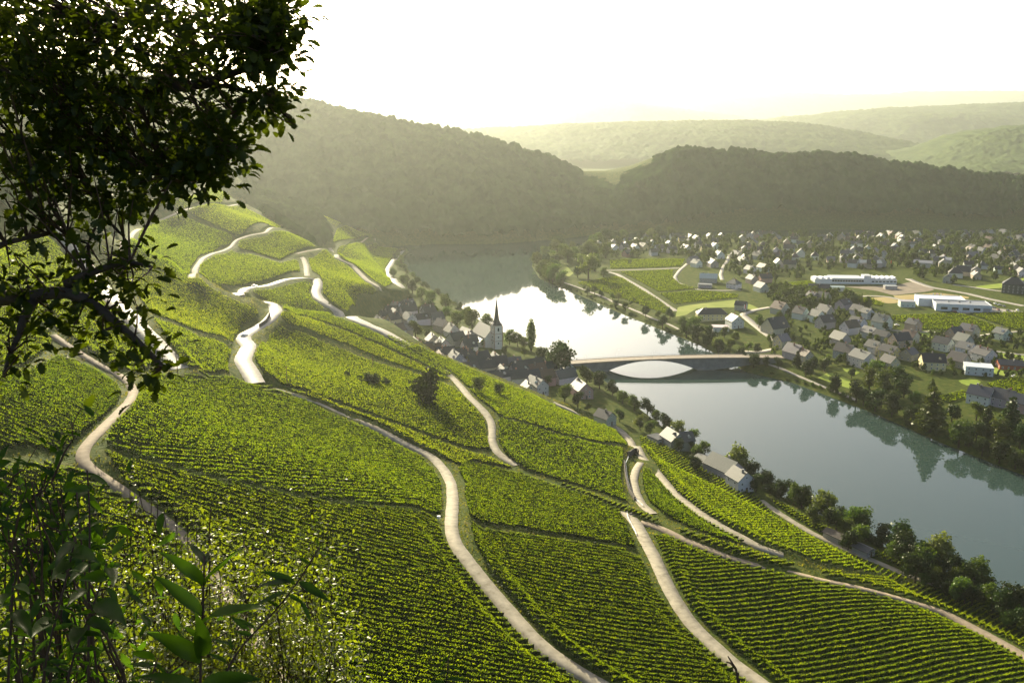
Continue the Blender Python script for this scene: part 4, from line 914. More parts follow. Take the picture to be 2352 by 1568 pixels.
# the rest of the town: scattered streets
keep = [(np.array(Z4([(1390, 420), (1610, 415), (1600, 520), (860, 545), (860, 430)])), 0)] + [(np.array(q[3]), 0) for q in FIELDS] + [(np.array(q[1]), 0) for q in FLATPLOTS]
BACK = [np.array(Z4([(640, 320), (760, 280), (900, 215), (1300, 190), (1700, 185), (2352, 195), (2352, 600), (2100, 560), (1950, 380), (1630, 425), (900, 420), (760, 380)])), np.array(Z5([(0, 230), (300, 235), (400, 245), (900, 225), (1150, 210), (2400, 190), (2400, 590), (2150, 620), (1700, 650), (1300, 600), (1280, 500), (380, 540), (320, 620), (0, 600)]))]
def on_lane(p, r):
    for w, m, lab, pix in LANES: pass
    return False
lane_pts = np.concatenate([resample(atl(pix), 6.0) for w, m, lab, pix in LANES])
big_spots = [(at(*Z5([(800, 640)])[0]), 46), (at(*Z5([(1690, 870)])[0]), 32), (at(*Z5([(1100, 640)])[0]), 25)]
cnt = 0; tries = 0
while cnt < 165 and tries < 9000:
    tries += 1
    x, y = random.uniform(40, 1000), random.uniform(820, 1385); z = float(hs(x, y)); u, v = proj((x, y, z)); q = np.array([[u, v]])
    if u > 2420 or not any(inside(q, b)[0] for b in BACK) or any(inside(q, k)[0] for k, _ in keep): continue
    if not inside(np.array([[x, y]]), EAST)[0] or poly_dist(np.array([[x, y]]), RBW)[0] < 12: continue
    if np.min(np.hypot(lane_pts[:, 0] - x, lane_pts[:, 1] - y)) < 8: continue
    if any((x - b.x) ** 2 + (y - b.y) ** 2 < r * r for b, r in big_spots): continue
    if not free((x, y), 6.5, house_spots): continue
    al = math.sin(x / 90) * .5
    house(Vector((x, y, z)), random.choice((8, 9, 10)), random.choice((9, 10, 12, 14)), random.choice((4.5, 5, 5.5)), al + R(random.choice((0, 90))) + R(random.uniform(-12, 12)), random.choice((38, 42, 46)), 1 if random.random() < .12 else 0, zone='back of the town', wins=1 if y < 1000 else 0)
    cnt += 1
print('houses', len(houses), 'windows', n_win)
zones = {}
for h in houses:
    if h['label']: h['o']['label'] = h['label']; h['o']['group'] = 'single buildings along the valley'
    else: zones.setdefault(h['zone'], []).append(h)
for zn, L in zones.items():
    L.sort(key=lambda h: h['u'])
    for i, h in enumerate(L):
        h['o']['label'] = '%s %s house, %s roof, %s from left in the %s' % (h['wall'], 'hipped' if h['hip'] else 'gabled', h['roof'], ORD(i + 1), zn); h['o']['group'] = 'houses of the ' + zn

# ------------------------------------------------------------------ larger buildings of the town
M['sheet'] = tinted('sheet_metal', .38, .6, 1.0, .12)
fp0, fp1 = at(*Z5([(425, 655)])[0]), at(*Z5([(1180, 660)])[0]); fd = (fp1 - fp0); FLn = fd.length; fyaw = math.atan2(fd.y, fd.x)
fac = add('factory', None, loc=fp0, rz=fyaw, label='long low white factory hall with window band and square tower', cat='factory')
def fp(name, g, m, col=None, par=None): return add(name, g.mesh(name), m, par or fac, color=col)
a, b, c = FLn * .21, FLn * .60, FLn * .69
for x0, x1, h, d in ((0, a, 5.0, 18), (a, b, 6.0, 20), (c, FLn, 5.2, 20)):
    fp('wall', MB().box(((x0 + x1) / 2, d / 2, h / 2 - 1), (x1 - x0 - .01, d, h + 2)), M['wall'], (.62, .64, .64))
    fp('roof', MB().box(((x0 + x1) / 2, d / 2, h + .2), (x1 - x0 - .2, d + .8, .4)), M['sheet'], (.42, .43, .43))
fp('tower', MB().box(((b + c) / 2, 6, 4), (c - b - .02, 11, 10)), M['wall'], (.64, .65, .64)); fp('tower_cap', MB().box(((b + c) / 2, 6, 9.1), (c - b + .4, 11.4, .3)), M['sheet'], (.4, .4, .4))
nb = 12
for k in range(nb): fp('window', MB().box((a + (b - a) * (k + .5) / nb, -.06, 3.6), ((b - a) / nb * .86, .12, 1.9)), M['glass'])
for k in range(7): fp('window', MB().box((c + (FLn - c) * (k + .5) / 7, -.06, 3.2), ((FLn - c) / 7 * .7, .12, 1.2)), M['glass'])
for k in range(5):
    x = c + (FLn - c) * (k + .5) / 5; w = (FLn - c) / 5 * .86; fp('roof_light', MB().poly([(x - w / 2, 3, 5.41), (x + w / 2, 3, 5.41), (x + w / 2, 16, 5.41), (x - w / 2, 16, 5.41), (x - w / 2, 3, 5.7), (x - w / 2, 16, 5.7), (x + w / 2, 3, 7.6), (x + w / 2, 16, 7.6)], [(4, 6, 7, 5), (0, 1, 6, 4), (1, 2, 7, 6), (2, 3, 5, 7), (3, 0, 4, 5)]), M['sheet'], (.6, .6, .6))
for k in range(3):
    x = a * (k + .5) / 3; fp('roof_light', MB().box((x, 9, 5.9), (a / 3 * .5, 12, 1.0)), M['sheet'], (.6, .6, .6))
sm = add('supermarket', None, loc=at(*Z5([(1700, 905)])[0]), rz=R(-14), label='flat-roofed supermarket of two white halls beside the car park', cat='supermarket')
for x, y, w, d, h, nm, rc in ((-6, 26, 40, 22, 6.5, 'hall', (.60, .60, .58)), (8, 6, 46, 24, 6.0, 'hall', (.15, .15, .15))):
    o = add(nm, MB().box((x, y + d / 2 - 8, h / 2 - 1), (w, d - .02, h + 2)).mesh(nm), M['wall'], sm, color=(.60, .63, .64))
    add('roof', MB().box((x, y + d / 2 - 8, h + .12), (w - 1, d - 1, .24)).mesh('roof'), M['sheet'], o, color=rc)
    for sx, sy, dx, dy in ((0, -1, w, .5), (0, 1, w, .5), (-1, 0, .5, d - 1.1), (1, 0, .5, d - 1.1)):
        add('parapet', MB().box((x + sx * (w / 2 - .25), y + d / 2 - 8 + sy * (d / 2 - .3), h + .35), (dx, dy, .7)).mesh('parapet'), M['wall'], o, color=(.55, .58, .6))
for k in range(4): add('window', MB().box((-8 + k * 9, -2.06, 2.6), (5.5, .15, 2.2)).mesh('window'), M['glass'], sm)
add('entrance', MB().box((27, -1.2, 2.0), (6, 2.4, 4)).mesh('entrance'), M['wall'], sm, color=(.3, .3, .3))
for k in range(3): add('roof_vent', MB().box((-2 + 9 * k, 12, 6.8), (1.6, 1.6, 1.1)).mesh('roof_vent'), M['metal'], sm)
house(at(*Z5([(460, 740)])[0]), 10, 20, 5, R(82), 40, roof=ROOFS[1], wall=WALLS[1], label='dark-roofed farmhouse in front of the long factory'); houses[-1]['o']['label'] = houses[-1]['label']
house(at(*Z5([(620, 718)])[0]), 9, 15, 4, R(80), 12, 0, roof=('light', (.36, .38, .4)), wall=WALLS[1], chimney=False, label='low pale-roofed barn beside the dark-roofed farmhouse', wins=1); houses[-1]['o']['label'] = houses[-1]['label']
house(at(*Z5([(1120, 700)])[0]), 7, 12, 3, R(85), 6, 2, roof=('light', (.3, .3, .3)), wall=WALLS[3], chimney=False, label='small kiosk-like flat building in the brown factory yard', wins=1); houses[-1]['o']['label'] = houses[-1]['label']
for (x, y), w, l, yaw, lab in (((920, 500), 14, 26, 84, 'broad grey school hall above the long factory'), ((1420, 500), 12, 20, 60, 'hall with pale low roof among the town trees'), ((1610, 470), 13, 17, 55, 'big house with low bright roof at the edge of the town park')):
    house(at(*Z5([(x, y)])[0]), w, l, 5.5, R(yaw), 20, 0, roof=('light', (.26, .28, .3)), wall=WALLS[3], chimney=False, label=lab, wins=1); houses[-1]['o']['label'] = lab
M['paint'] = tinted('flag_cloth', .7, .2, 3.0, .08)
sg = at(*Z5([(1545, 780)])[0]); bs = add('banner_board', None, loc=sg, rz=R(-6), label='row of tall white, yellow and red banners by the dry field', cat='banner')
for k, cs in enumerate((((.8, .8, .75), (.75, .62, .1)), ((.78, .45, .40), (.7, .5, .45)), ((.75, .62, .1), (.8, .8, .75)))):
    for q in (0, 1): add('banner', MB().box((-2.8 + k * 2.8 + q * 1.1, 0, 2.2), (1.05, .06, 3.6)).mesh('banner'), M['paint'], bs, color=cs[q])
    add('pole', MB().tube([(-3.4 + k * 2.8, 0.08, -.5), (-3.4 + k * 2.8, .08, 4.3)], .05, 5).mesh('pole'), M['metal'], bs)
for (x, y), h, cols, lab, F4 in (((2125, 935), 9, ((.72, .72, .7), (.55, .05, .03)), 'flagpole with red and white flag by the bridge road', 1), ((1120, 500), 8, ((.62, .08, .03), (.6, .1, .05)), 'flagpole with red flag beside the school hall', 0)):
    p = at(*(Z4 if F4 else Z5)([(x, y)])[0]); fl = add('flagpole', None, loc=p, label=lab, cat='flagpole')
    add('pole', MB().tube([(0, 0, -.3), (0, 0, h)], .07, 6).mesh('pole'), M['metal'], fl)
    for q in (0, 1): add('flag', MB().poly([(.05, q * .02, h - .2), (.7, .1 + q * .02, h - .3), (.7, .1, h - 4), (.05, 0, h - 3.9)] if q == 0 else [(.7, .1, h - .3), (1.4, -.05, h - .35), (1.4, -.05, h - 4.1), (.7, .1, h - 4)], [(0, 1, 2, 3)]).mesh('flag'), M['paint'], fl, color=cols[q])

# ------------------------------------------------------------------ vehicles
M['carpaint'] = tinted('car_paint', .25, .6, 1.0, .04)
M['rubber'] = surf('rubber', [(.3, (.02, .02, .02)), (.7, (.03, .03, .03))], 5, .8, .2)
cb = MB(); prof_ = [(-2.1, .35), (-2.15, .75), (-1.95, .92), (-1.2, .98), (1.0, .95), (1.95, .82), (2.15, .6), (2.1, .35)]
V = [(x, y, z) for y in (-.86, .86) for x, z in prof_]; k = len(prof_)
cb.poly(V, [tuple(range(k)), tuple(range(k, 2 * k))[::-1]] + [(i, k + i, k + (i + 1) % k, (i + 1) % k) for i in range(k)])
CARB = cb.mesh('body')
cc = MB(); V = [(-1.75, -.78, .97), (.75, -.78, .95), (.15, -.62, 1.45), (-1.2, -.62, 1.45), (-1.75, .78, .97), (.75, .78, .95), (.15, .62, 1.45), (-1.2, .62, 1.45)]
cc.poly(V, [(0, 1, 2, 3), (7, 6, 5, 4), (1, 5, 6, 2), (4, 0, 3, 7)]); CARW = cc.mesh('windows')
CARR = MB().box((-.52, 0, 1.47), (1.36, 1.24, .06)).mesh('car_roof')
CARL = MB().tube([(0, -.1, 0), (0, .1, 0)], .32, 12).mesh('wheel'); HL = MB().box((0, 0, 0), (.06, .34, .16)).mesh('headlight')
CARCOL = [('silver', (.55, .55, .55)), ('white', (.75, .75, .74)), ('black', (.03, .03, .03)), ('dark red', (.25, .03, .02)), ('dark blue', (.03, .05, .15)), ('grey', (.2, .2, .21))]
def car(p, yaw, lab, col, group='parked cars'):
    o = add('car', None, loc=p, rz=yaw, label=lab, cat='car', group=group)
    add('body', CARB, M['carpaint'], o, color=col); add('windows', CARW, M['glass'], o); add('car_roof', CARR, M['carpaint'], o, color=col)
    for x in (-1.35, 1.35):
        for y in (-.8, .8): add('wheel', CARL, M['rubber'], o, loc=(x, y, .32))
    for y in (-.55, .55): add('headlight', HL, M['sheet'], o, loc=(2.12, y, .66), color=(.8, .8, .8))
PARK = [(1540,872),(1575,880),(1610,890),(1645,898),(1680,905),(1715,915),(1755,922)]
for i, (x, y) in enumerate(PARK):
    p = at(*Z5([(x, y)])[0]); p.z += .08; cn, cc_ = CARCOL[(i * 4 + 1) % 6]; car(p, R(100), '%s car parked along the supermarket front, %s from left' % (cn, ORD(i + 1)), cc_)
for i, (x, y) in enumerate([(2035,835),(2085,842),(2125,855),(2165,865),(2075,880),(2115,898),(2205,908),(2290,902)]):
    p = at(*Z5([(x, y)])[0]); p.z += .15; cn, cc_ = CARCOL[(i * 5 + 2) % 6]; car(p, R(20 + 60 * (i % 2)), '%s car on the car park right of the supermarket, %s from left' % (cn, ORD(i + 1)), cc_)
for (u, v), yaw, cn, lab in (((561, 773), 75, 1, 'white car driving on the S-bend of the winding road'), ((585, 659), 10, 0, 'silver car on the upper bend of the winding road'), ((2060, 748), 10, 1, 'white car parked by the hedge of the big flat vineyard'), ((1700, 716), 60, 5, 'grey car parked beside the dark gabled house near the meadow'), ((2330, 866), 15, 1, 'white car in the drive next to the red brick house')):
    p = at(u, v); p.z += .17; car(p, R(yaw), lab, CARCOL[cn][1], 'cars on the roads')

# ------------------------------------------------------------------ poles, rails, walls, hedge lines
M['wood'] = surf('weathered_wood', [(.3, (.05, .035, .022)), (.7, (.10, .07, .045))], 3.0, .9, .1, obj=True)
for (u, v), h, lab in (((409, 866), 8.5, 'dark wooden pole at the top of the gravel bend plot'), ((660, 888), 8.5, 'tall dark wooden pole beside the start of the long track'), ((857, 850), 8.0, 'thin wooden pole behind the dark shrubs on the slope'), ((944, 841), 8.0, 'wooden pole above the lone dark tree')):
    p = at(u, v); d = p.length; o = add('utility_pole', None, loc=p, label=lab, cat='pole', group='wooden poles on the slope')
    add('shaft', MB().tube([(0, 0, -.5), (0, 0, h)], [.17, .12], 8).mesh('shaft'), M['wood'], o)
    add('crossarm', MB().box((0, 0, h - .6), (.9, .1, .1)).mesh('crossarm'), M['wood'], o)
p = at(1036, 878); o = add('lamp_post', None, loc=p, label='thin pale pole beside the steps into the village', cat='pole'); add('shaft', MB().tube([(0, 0, -.3), (0, 0, 7)], [.07, .05], 6).mesh('shaft'), M['metal'], o)
p = at(1221.6 + 34, 812); o = add('signal_mast', None, loc=p + Vector((0, 0, 0)), label='slender mast on the riverbank right of the poplar', cat='mast'); add('shaft', MB().tube([(0, 0, -.3), (0, 0, 17)], [.09, .05], 6).mesh('shaft'), M['metal'], o); add('crossarm', MB().box((0, 0, 15), (1.6, .08, .08)).mesh('crossarm'), M['metal'], o)
p = at(1008, 1200); o = add('meter_box', None, loc=p, label='small white box on a post beside the long track', cat='box'); add('cabinet', MB().box((0, 0, 1.6), (.9, .6, .7)).mesh('cabinet'), M['sheet'], o, color=(.75, .75, .75)); add('post', MB().box((0, 0, .5), (.12, .12, 1.6)).mesh('post'), M['metal'], o)
def guard_rail(pix, lab):
    P = smooth(resample(atl(pix), 1.0), 4); z = smooth(hs(P[:, 0], P[:, 1])[:, None], 5)[:, 0]; V3 = [(a, b, c) for (a, b), c in zip(P, z)]
    o = add('guard_rail', None, label=lab, cat='guard rail', group='guard rails on the track bends')
    g = MB()
    for zz in (.55, .95): g.tube([(a, b, c + zz) for a, b, c in V3], .09, 5)
    add('rail', g.mesh('rail'), M['sheet'], o, color=(.7, .7, .7))
    for a, b, c in V3[::3]: add('post', MB().box((a, b, c + .4), (.12, .12, 1.3)).mesh('post'), M['sheet'], o, color=(.6, .6, .6))
guard_rail([(1443, 1052), (1437, 1066), (1441, 1100), (1449, 1133), (1462, 1152), (1477, 1165)], 'white guard rail curving above the wall loop')
guard_rail([(1440, 1182), (1442, 1192), (1450, 1208), (1462, 1232)], 'short white guard rail at the fork of the right-hand tracks')
M['drywall'] = surf('dry_stone', [(.3, (.028, .025, .022)), (.5, (.055, .050, .043)), (.7, (.10, .09, .078))], 1.6, .9, .1, bump=(2.5, .9, .15), detail=6)
def wall(pix, h, lab, th=.5):
    P = smooth(resample(atl(pix), 1.5), 3); z = smooth(hs(P[:, 0], P[:, 1])[:, None], 5)[:, 0]; t_ = np.gradient(P, axis=0); t_ /= np.linalg.norm(t_, axis=1, keepdims=True); n_ = np.stack([t_[:, 1], -t_[:, 0]], -1)
    o = add('retaining_wall', None, label=lab, cat='wall', group='dry stone walls on the slope')
    for nm, z0, z1, w in (('masonry', -1.5, h, th), ('coping', h, h + .15, th + .15)):
        V = np.concatenate([np.concatenate([P + n_ * s * w / 2, (z + zz)[:, None]], 1) for s, zz in ((-1, z0), (-1, z1), (1, z1), (1, z0))]); k = len(P); i = np.arange(k - 1)
        F = np.concatenate([np.stack([a * k + i, ((a + 1) % 4) * k + i, ((a + 1) % 4) * k + i + 1, a * k + i + 1], -1) for a in range(4)] + [np.array([[0, k, 2 * k, 3 * k], [k - 1, 4 * k - 1, 3 * k - 1, 2 * k - 1]])])
        add(nm, mesh_np(nm, V, F), M['drywall'], o)
wall([(1441, 1050), (1452, 1044), (1462, 1040), (1466, 1046)], 2.6, 'dark stone wall at the end of the wide middle vine plot')
wall([(1434, 1064), (1436, 1090), (1444, 1128), (1458, 1150)], 1.6, 'stone wall under the curving white guard rail')
wall([(596, 752), (612, 742), (620, 726)], 1.8, 'stone wall on the inside of the S-bend')

# ------------------------------------------------------------------ trees
M['bark'] = surf('bark', [(.3, (.035, .026, .018)), (.7, (.075, .058, .042))], 2.5, .95, .05, bump=(6, .8, .05), obj=True)
M['leaf'] = leafmat('broad_leaf', (.030, .052, .008), (.075, .105, .016), (2.3, 2.1, .8), .3, .015, .4, .45, by_object=.3, obj=True)
M['leaf_far'] = leafmat('garden_leaf', (.016, .030, .006), (.060, .085, .014), (2.1, 2.0, .8), .28, .01, .4, .06)
M['leaf_dark'] = leafmat('dark_leaf', (.012, .024, .005), (.034, .052, .010), (2.0, 1.9, .8), .2, .015, .4, .45, by_object=.25, obj=True)
M['leaf_pale'] = leafmat('pale_leaf', (.06, .085, .018), (.13, .16, .04), (2.0, 1.9, .8), .35, .02, .4, .45, by_object=.2, obj=True)
def crown_mesh(lobes, n, size, seed, flat=.0):
    """unit tree: leaf sprays filling several lobes (cx,cy,cz,rx,ry,rz), densest near the outside"""
    r_ = np.random.default_rng(seed); L = np.array(lobes, float); vol = (L[:, 3] * L[:, 4] * L[:, 5]) ** .75; k = r_.choice(len(L), n, p=vol / vol.sum())
    d = r_.normal(size=(n, 3)); d /= np.linalg.norm(d, axis=1, keepdims=True); rad = r_.random(n) ** .38
    bump = 1 + .22 * np.sin(d[:, 0] * 5 + k * 2.1) * np.cos(d[:, 1] * 6 + k) + .15 * np.sin(d[:, 2] * 9 + k * 1.3)
    c = L[k, :3] + d * L[k, 3:] * (rad * bump)[:, None]
    nrm = d + r_.normal(0, .6, (n, 3)); nrm /= np.linalg.norm(nrm, axis=1, keepdims=True)
    e1 = np.cross(nrm, r_.normal(size=(n, 3))); e1 /= np.linalg.norm(e1, axis=1, keepdims=True); e2 = np.cross(nrm, e1)
    s = size * (.55 + .9 * r_.random((n, 1))); q = np.stack([c - e1 * s, c - e2 * s * .7 + e1 * s * .15, c + e1 * s, c + e2 * s * .75 - e1 * s * .1], 1).reshape(-1, 3)
    return mesh_np('crown', q, np.arange(4 * n).reshape(n, 4))
def trunk_mesh(h, r, lobes, seed):
    r_ = random.Random(seed); g = MB(); g.tube([(0, 0, -.06), (r_.uniform(-.01, .01), 0, h * .5), (r_.uniform(-.02, .02), r_.uniform(-.02, .02), h)], [r * 1.35, r, r * .6], 7)
    for L in lobes: g.tube([(0, 0, h * .75), (L[0] * .5, L[1] * .5, (h * .8 + L[2]) / 2), (L[0], L[1], L[2])], [r * .5, r * .35, r * .12], 5)
    return g.mesh('trunk')
PROTO = {}
def rl(seed, n, spread, z0, z1, r0, r1, squash=.8):
    q = random.Random(seed); out = []
    for i in range(n):
        a = q.uniform(0, 6.28); t = i / max(1, n - 1); rr = spread * (1 - .6 * abs(t - .4)) * q.uniform(.5, 1); r = q.uniform(r0, r1)
        out.append((rr * math.cos(a), rr * math.sin(a), z0 + (z1 - z0) * t, r, r, r * squash))
    return out
for i in range(5):
    Lb = rl(i + 1, 8, .26, .34, .82, .17, .26); PROTO['round%d' % i] = (crown_mesh(Lb, 1500, .035, i), trunk_mesh(.42, .028, Lb[::2], i))
for i in range(2):
    Lb = rl(i + 20, 9, .17, .25, .9, .12, .19, 1.1); PROTO['tall%d' % i] = (crown_mesh(Lb, 1400, .03, i + 20), trunk_mesh(.5, .022, Lb[::3], i))
Lb = [(0, 0, .12 + .1 * k, .11 * math.sin(.35 + 2.6 * (k / 8.5)) + .025, .11 * math.sin(.35 + 2.6 * (k / 8.5)) + .025, .10) for k in range(9)]
PROTO['poplar'] = (crown_mesh(Lb, 1900, .022, 40), trunk_mesh(.8, .018, [(0, 0, .9, 0, 0, 0)], 40))
Lb = [(0, 0, .14 + .095 * k, .21 * (1 - k / 9.2) + .02, .21 * (1 - k / 9.2) + .02, .07) for k in range(9)]
PROTO['conifer'] = (crown_mesh(Lb, 1700, .026, 50), trunk_mesh(.85, .02, [(0, 0, .95, 0, 0, 0)], 50))
for i in range(3):
    Lb = rl(i + 60, 7, .42, .2, .62, .2, .33, .8); PROTO['bush%d' % i] = (crown_mesh(Lb, 900, .05, i + 60), trunk_mesh(.2, .03, Lb[::2], i))
Lb = rl(80, 10, .30, .3, .8, .16, .24, 1.15); PROTO['willow'] = (crown_mesh(Lb, 1900, .034, 80), trunk_mesh(.4, .035, Lb[::2], 80))
for k, (c, t) in PROTO.items(): t.materials.append(M['bark'])
VAR = {}
def crown_of(kind, shade):
    if (kind, shade) not in VAR:
        me = PROTO[kind][0] if not PROTO[kind][0].materials else PROTO[kind][0].copy(); me.materials.clear(); me.materials.append(M[shade]); VAR[(kind, shade)] = me
    return VAR[(kind, shade)]
trees = []; tree_spots = []
def tree(p, h, w, kind, shade, zone, label=None, name='tree'):
    o = add(name, None, loc=p, rz=random.uniform(0, 6.28), label=label, cat='bush' if 'bush' in kind else 'tree')
    s = w / .95 if 'bush' not in kind else w / 1.3
    if kind == 'poplar': s = w / .28
    if kind == 'conifer': s = w / .46
    if 'tall' in kind: s = w / .66
    c = add('crown', crown_of(kind, shade), None, o); t = add('trunk', PROTO[kind][1], None, o)
    o.scale = (s, s, h)
    trees.append((o, zone, label, proj(p)[0], kind, shade)); tree_spots.append((p[0], p[1], w * .3)); return o
land = lambda P: ~inside(P, RIVER)
left_bank = lambda P: (poly_dist(P, LBW) < 30) & (poly_dist(P, LBW) > 1.5) & ~inside(P, RIVER) & ~inside(P, EAST)
vill_land = lambda P: (poly_dist(P, LBW) < 135) & (poly_dist(P, LBW) > 1.5) & ~inside(P, RIVER) & ~inside(P, EAST)
east_land = lambda P: inside(P, EAST) & (poly_dist(P, RBW) > 1.0)
def tree_px(u, v, r, kind, shade, zone, cond, aspect=1.0, label=None):
    """crown centre (u,v) and radius r in picture units"""
    hf = lambda D: 1.28 * r * D * 1.05 / FPX * aspect
    p = solve(u, v, hf, cond); d = math.hypot(p.x, p.y) * 1.05
    r = r * 1.2; w = 2 * r * d / FPX; h = 2.2 * r * d / FPX * aspect
    if 'bush' in kind: h = 1.9 * r * d / FPX * aspect
    return tree(p, h, w * 1.08, kind, shade, zone, label)
rk = lambda: 'round%d' % random.randrange(5)
sh = lambda: random.choices(('leaf', 'leaf_dark', 'leaf_pale'), (5, 3, 1))[0]
# the poplar and other single trees
p = solve(1220, 770, lambda D: 12.5 + 0 * D, vill_land); tree(p, 25, 8.2, 'poplar', 'leaf_pale', None, 'tall slim poplar on the riverbank right of the church')
tree_px(980, 872, 38, 'bush0', 'leaf_dark', None, lambda P: poly_dist(P, LBW) > 60, 1.15, 'lone dark bushy tree standing in the middle vine plot')
for k, (u, v, r) in enumerate(((838, 862, 17), (862, 866, 18), (884, 872, 12))): tree_px(u, v, r, 'bush%d' % k, 'leaf_dark', None, lambda P: poly_dist(P, LBW) > 60, .9, ('left', 'middle', 'right')[k] + ' one of the dark shrubs behind the thin wooden pole')
tree_px(797, 856, 7, 'bush1', 'leaf_dark', None, lambda P: poly_dist(P, LBW) > 60, 1.4, 'small dark clipped shrub left of the dark shrubs on the slope')
tree_px(1290, 826, 32, 'round2', 'leaf_dark', None, vill_land, 1.0, 'big dark domed tree at the near end of the bridge')
tree_px(1245, 815, 16, 'round1', 'leaf_dark', None, vill_land, 1.0, 'dark round tree between the poplar and the domed tree')
tree_px(1708, 955, 0.1 + 16, 'willow', 'leaf_dark', None, left_bank, 1.0, 'dark tree by the riverbank houses') if False else None
VT = [(420,210,30),(455,200,26),(490,250,40),(555,300,36),(610,330,40),(600,390,42),(720,360,40),(715,440,42),(800,480,50),(860,440,40),(900,470,55),(1000,490,42),(1085,505,22),(1160,600,42),(1215,615,40),(1265,640,34),(510,540,45),(600,590,32),(360,150,24),(385,95,20),(410,60,20),(440,40,20),(470,20,20),(500,5,18),(535,-8,18),(570,-15,16),(950,930,50),(1090,960,38),(560,470,30),(860,590,20),(1130,690,25),(470,330,26),(540,410,24),(660,480,28),(760,560,26),(690,640,24),(980,640,22),(1180,760,26),(1330,790,30),(1420,900,30),(1260,700,26),(640,420,30),(1100,840,24),(900,700,22)]
for x, y, r in VT:
    u, v = Z3([(x, y)])[0]; tree_px(u, v, r / 3, 'willow' if y < 260 and x < 560 and random.random() < .5 else rk(), 'leaf' if x > 650 else sh(), 'near village bank', vill_land)
LT = [(1690,860,52),(1780,890,52),(1870,950,42),(1940,1010,38),(2020,1050,46),(2110,1080,50),(2170,1120,38),(2240,1150,50),(2320,1130,52),(1540,980,52),(1630,1030,44),(1920,1140,36),(2060,1190,40),(2130,1220,40),(1700,1080,26)]
for x, y, r in LT:
    u, v = Z3([(x, y)])[0]; tree_px(u, v, r / 3, rk(), sh(), 'near riverbank', lambda P: left_bank(P) | (vill_land(P) & (P[:, 1] < 560)))
LT6 = [(60,520,55),(160,580,42),(390,640,88),(340,680,42),(480,740,58),(580,750,52),(570,810,45),(622,850,28),(690,870,46),(770,850,58),(880,970,45),(990,1010,80),(1125,1050,52),(1240,1100,78),(1390,1220,60),(1510,1300,88),(1620,1290,36),(1740,1400,105),(1910,1420,62),(2010,1500,90),(1880,1560,60),(2095,1560,60),(2320,1735,55),(2250,1700,30)]
for x, y, r in LT6:
    u, v = Z6([(x, y)])[0]; k = 'willow' if r > 84 else rk(); tree_px(u, v, r / 3, k, 'leaf_pale' if x in (390, 1740, 990) else random.choice(('leaf', 'leaf_dark', 'leaf_dark')), 'near riverbank', left_bank)
# undergrowth between the near bank trees
bk = np.concatenate([resample(LBW[3:13], 6.5), resample(LBW[14:21], 9.0)])
for q in bk:
    if random.random() < .2: continue
    dn = Vector((-.9, -.38, 0)); pp = Vector((q[0], q[1], 0)) + dn * random.uniform(2, 9); pp.z = float(hs(pp.x, pp.y)) - .2
    big_ = 1.7 if q[1] > 780 or q[1] < 400 else 1.0; tree(pp, random.uniform(2.2, 5) * big_, random.uniform(3, 6.5) * big_, 'bush%d' % random.randrange(3), random.choice(('leaf_dark', 'leaf')), 'near water edge', name='bush')
k = 0
while k < 64:
    y = random.uniform(262, 470) if k % 3 else random.uniform(262, 340); b = LBW[3:13]; x0 = np.interp(y, b[:, 1], b[:, 0]); pp = Vector((x0 - random.uniform(6, 26), y - random.uniform(0, 6), 0)); pp.z = float(hs(pp.x, pp.y)) - .2
    if not free(pp, 1.0, house_spots) or not left_bank(np.array([[pp.x, pp.y]]))[0]: continue
    h = random.uniform(5, 10.5) * (1.35 if y < 380 else 1); tree(pp, h, h * random.uniform(.75, 1.0), rk(), random.choice(('leaf_dark', 'leaf_dark', 'leaf')), 'near riverbank'); k += 1
# far bank
RT6 = [(490,80,34,0),(400,25,36,0),(850,130,40,1),(1060,230,46,3),(1200,290,55,0),(1290,200,55,1),(1340,140,52,0),(1390,230,72,0),(1480,190,56,0),(1330,370,60,0),(1450,370,66,0),(1530,250,55,1),(1580,450,52,0),(1720,400,85,2),(1670,380,40,2),(1860,430,46,0),(1910,600,70,0),(2030,560,56,0),(2070,660,50,0),(2190,700,60,0),(2300,730,46,0),(2100,480,56,2),(2260,450,70,2),(2030,420,46,0),(1165,160,26,0),(1720,240,26,2),(790,60,30,2),(660,90,30,0),(900,100,36,0),(980,100,34,0),(1600,330,40,0),(2180,560,60,1),(2330,600,60,0),(1250,320,45,0),(2290,820,50,0),(2345,860,50,0)]
for x, y, r, k in RT6:
    u, v = Z6([(x, y)])[0]; tree_px(u, v, r / 3, (rk(), 'tall%d' % random.randrange(2), 'conifer', 'willow')[k], random.choice(('leaf_dark', 'leaf_dark', 'leaf')), 'far riverbank below the bridge', east_land, 1.35 if k == 2 else 1.0)
RT4 = [(215,430,34),(270,500,52),(370,590,66),(460,640,32),(350,430,46),(360,300,28),(485,320,24),(555,300,30),(590,380,48),(640,440,50),(700,490,90),(760,460,60),(840,550,36),(600,540,45),(660,690,18),(690,720,26),(755,710,32),(815,745,26),(920,770,26),(975,770,30),(1040,865,32),(945,840,30),(1225,910,40),(1450,930,40),(1340,930,30),(1380,1010,50),(1660,1050,75),(1600,1100,60),(1700,1190,66),(1820,1120,60),(1890,1210,50),(2050,1140,38),(2010,1210,38),(2270,1000,46),(2170,1230,36),(2100,1300,40),(2220,1350,42),(870,220,46),(740,260,44),(800,250,40),(1020,200,42),(950,210,40),(1340,180,52),(1260,190,42),(1460,190,46),(1180,190,38),(1620,190,28),(860,350,52),(760,380,40),(700,350,36),(1640,380,28),(1800,380,44),(1080,450,20),(300,360,40),(410,480,36),(250,560,36),(300,620,26),(1120,800,16),(1090,830,16),(1560,1000,36),(1950,1100,40),(2250,1250,36)]
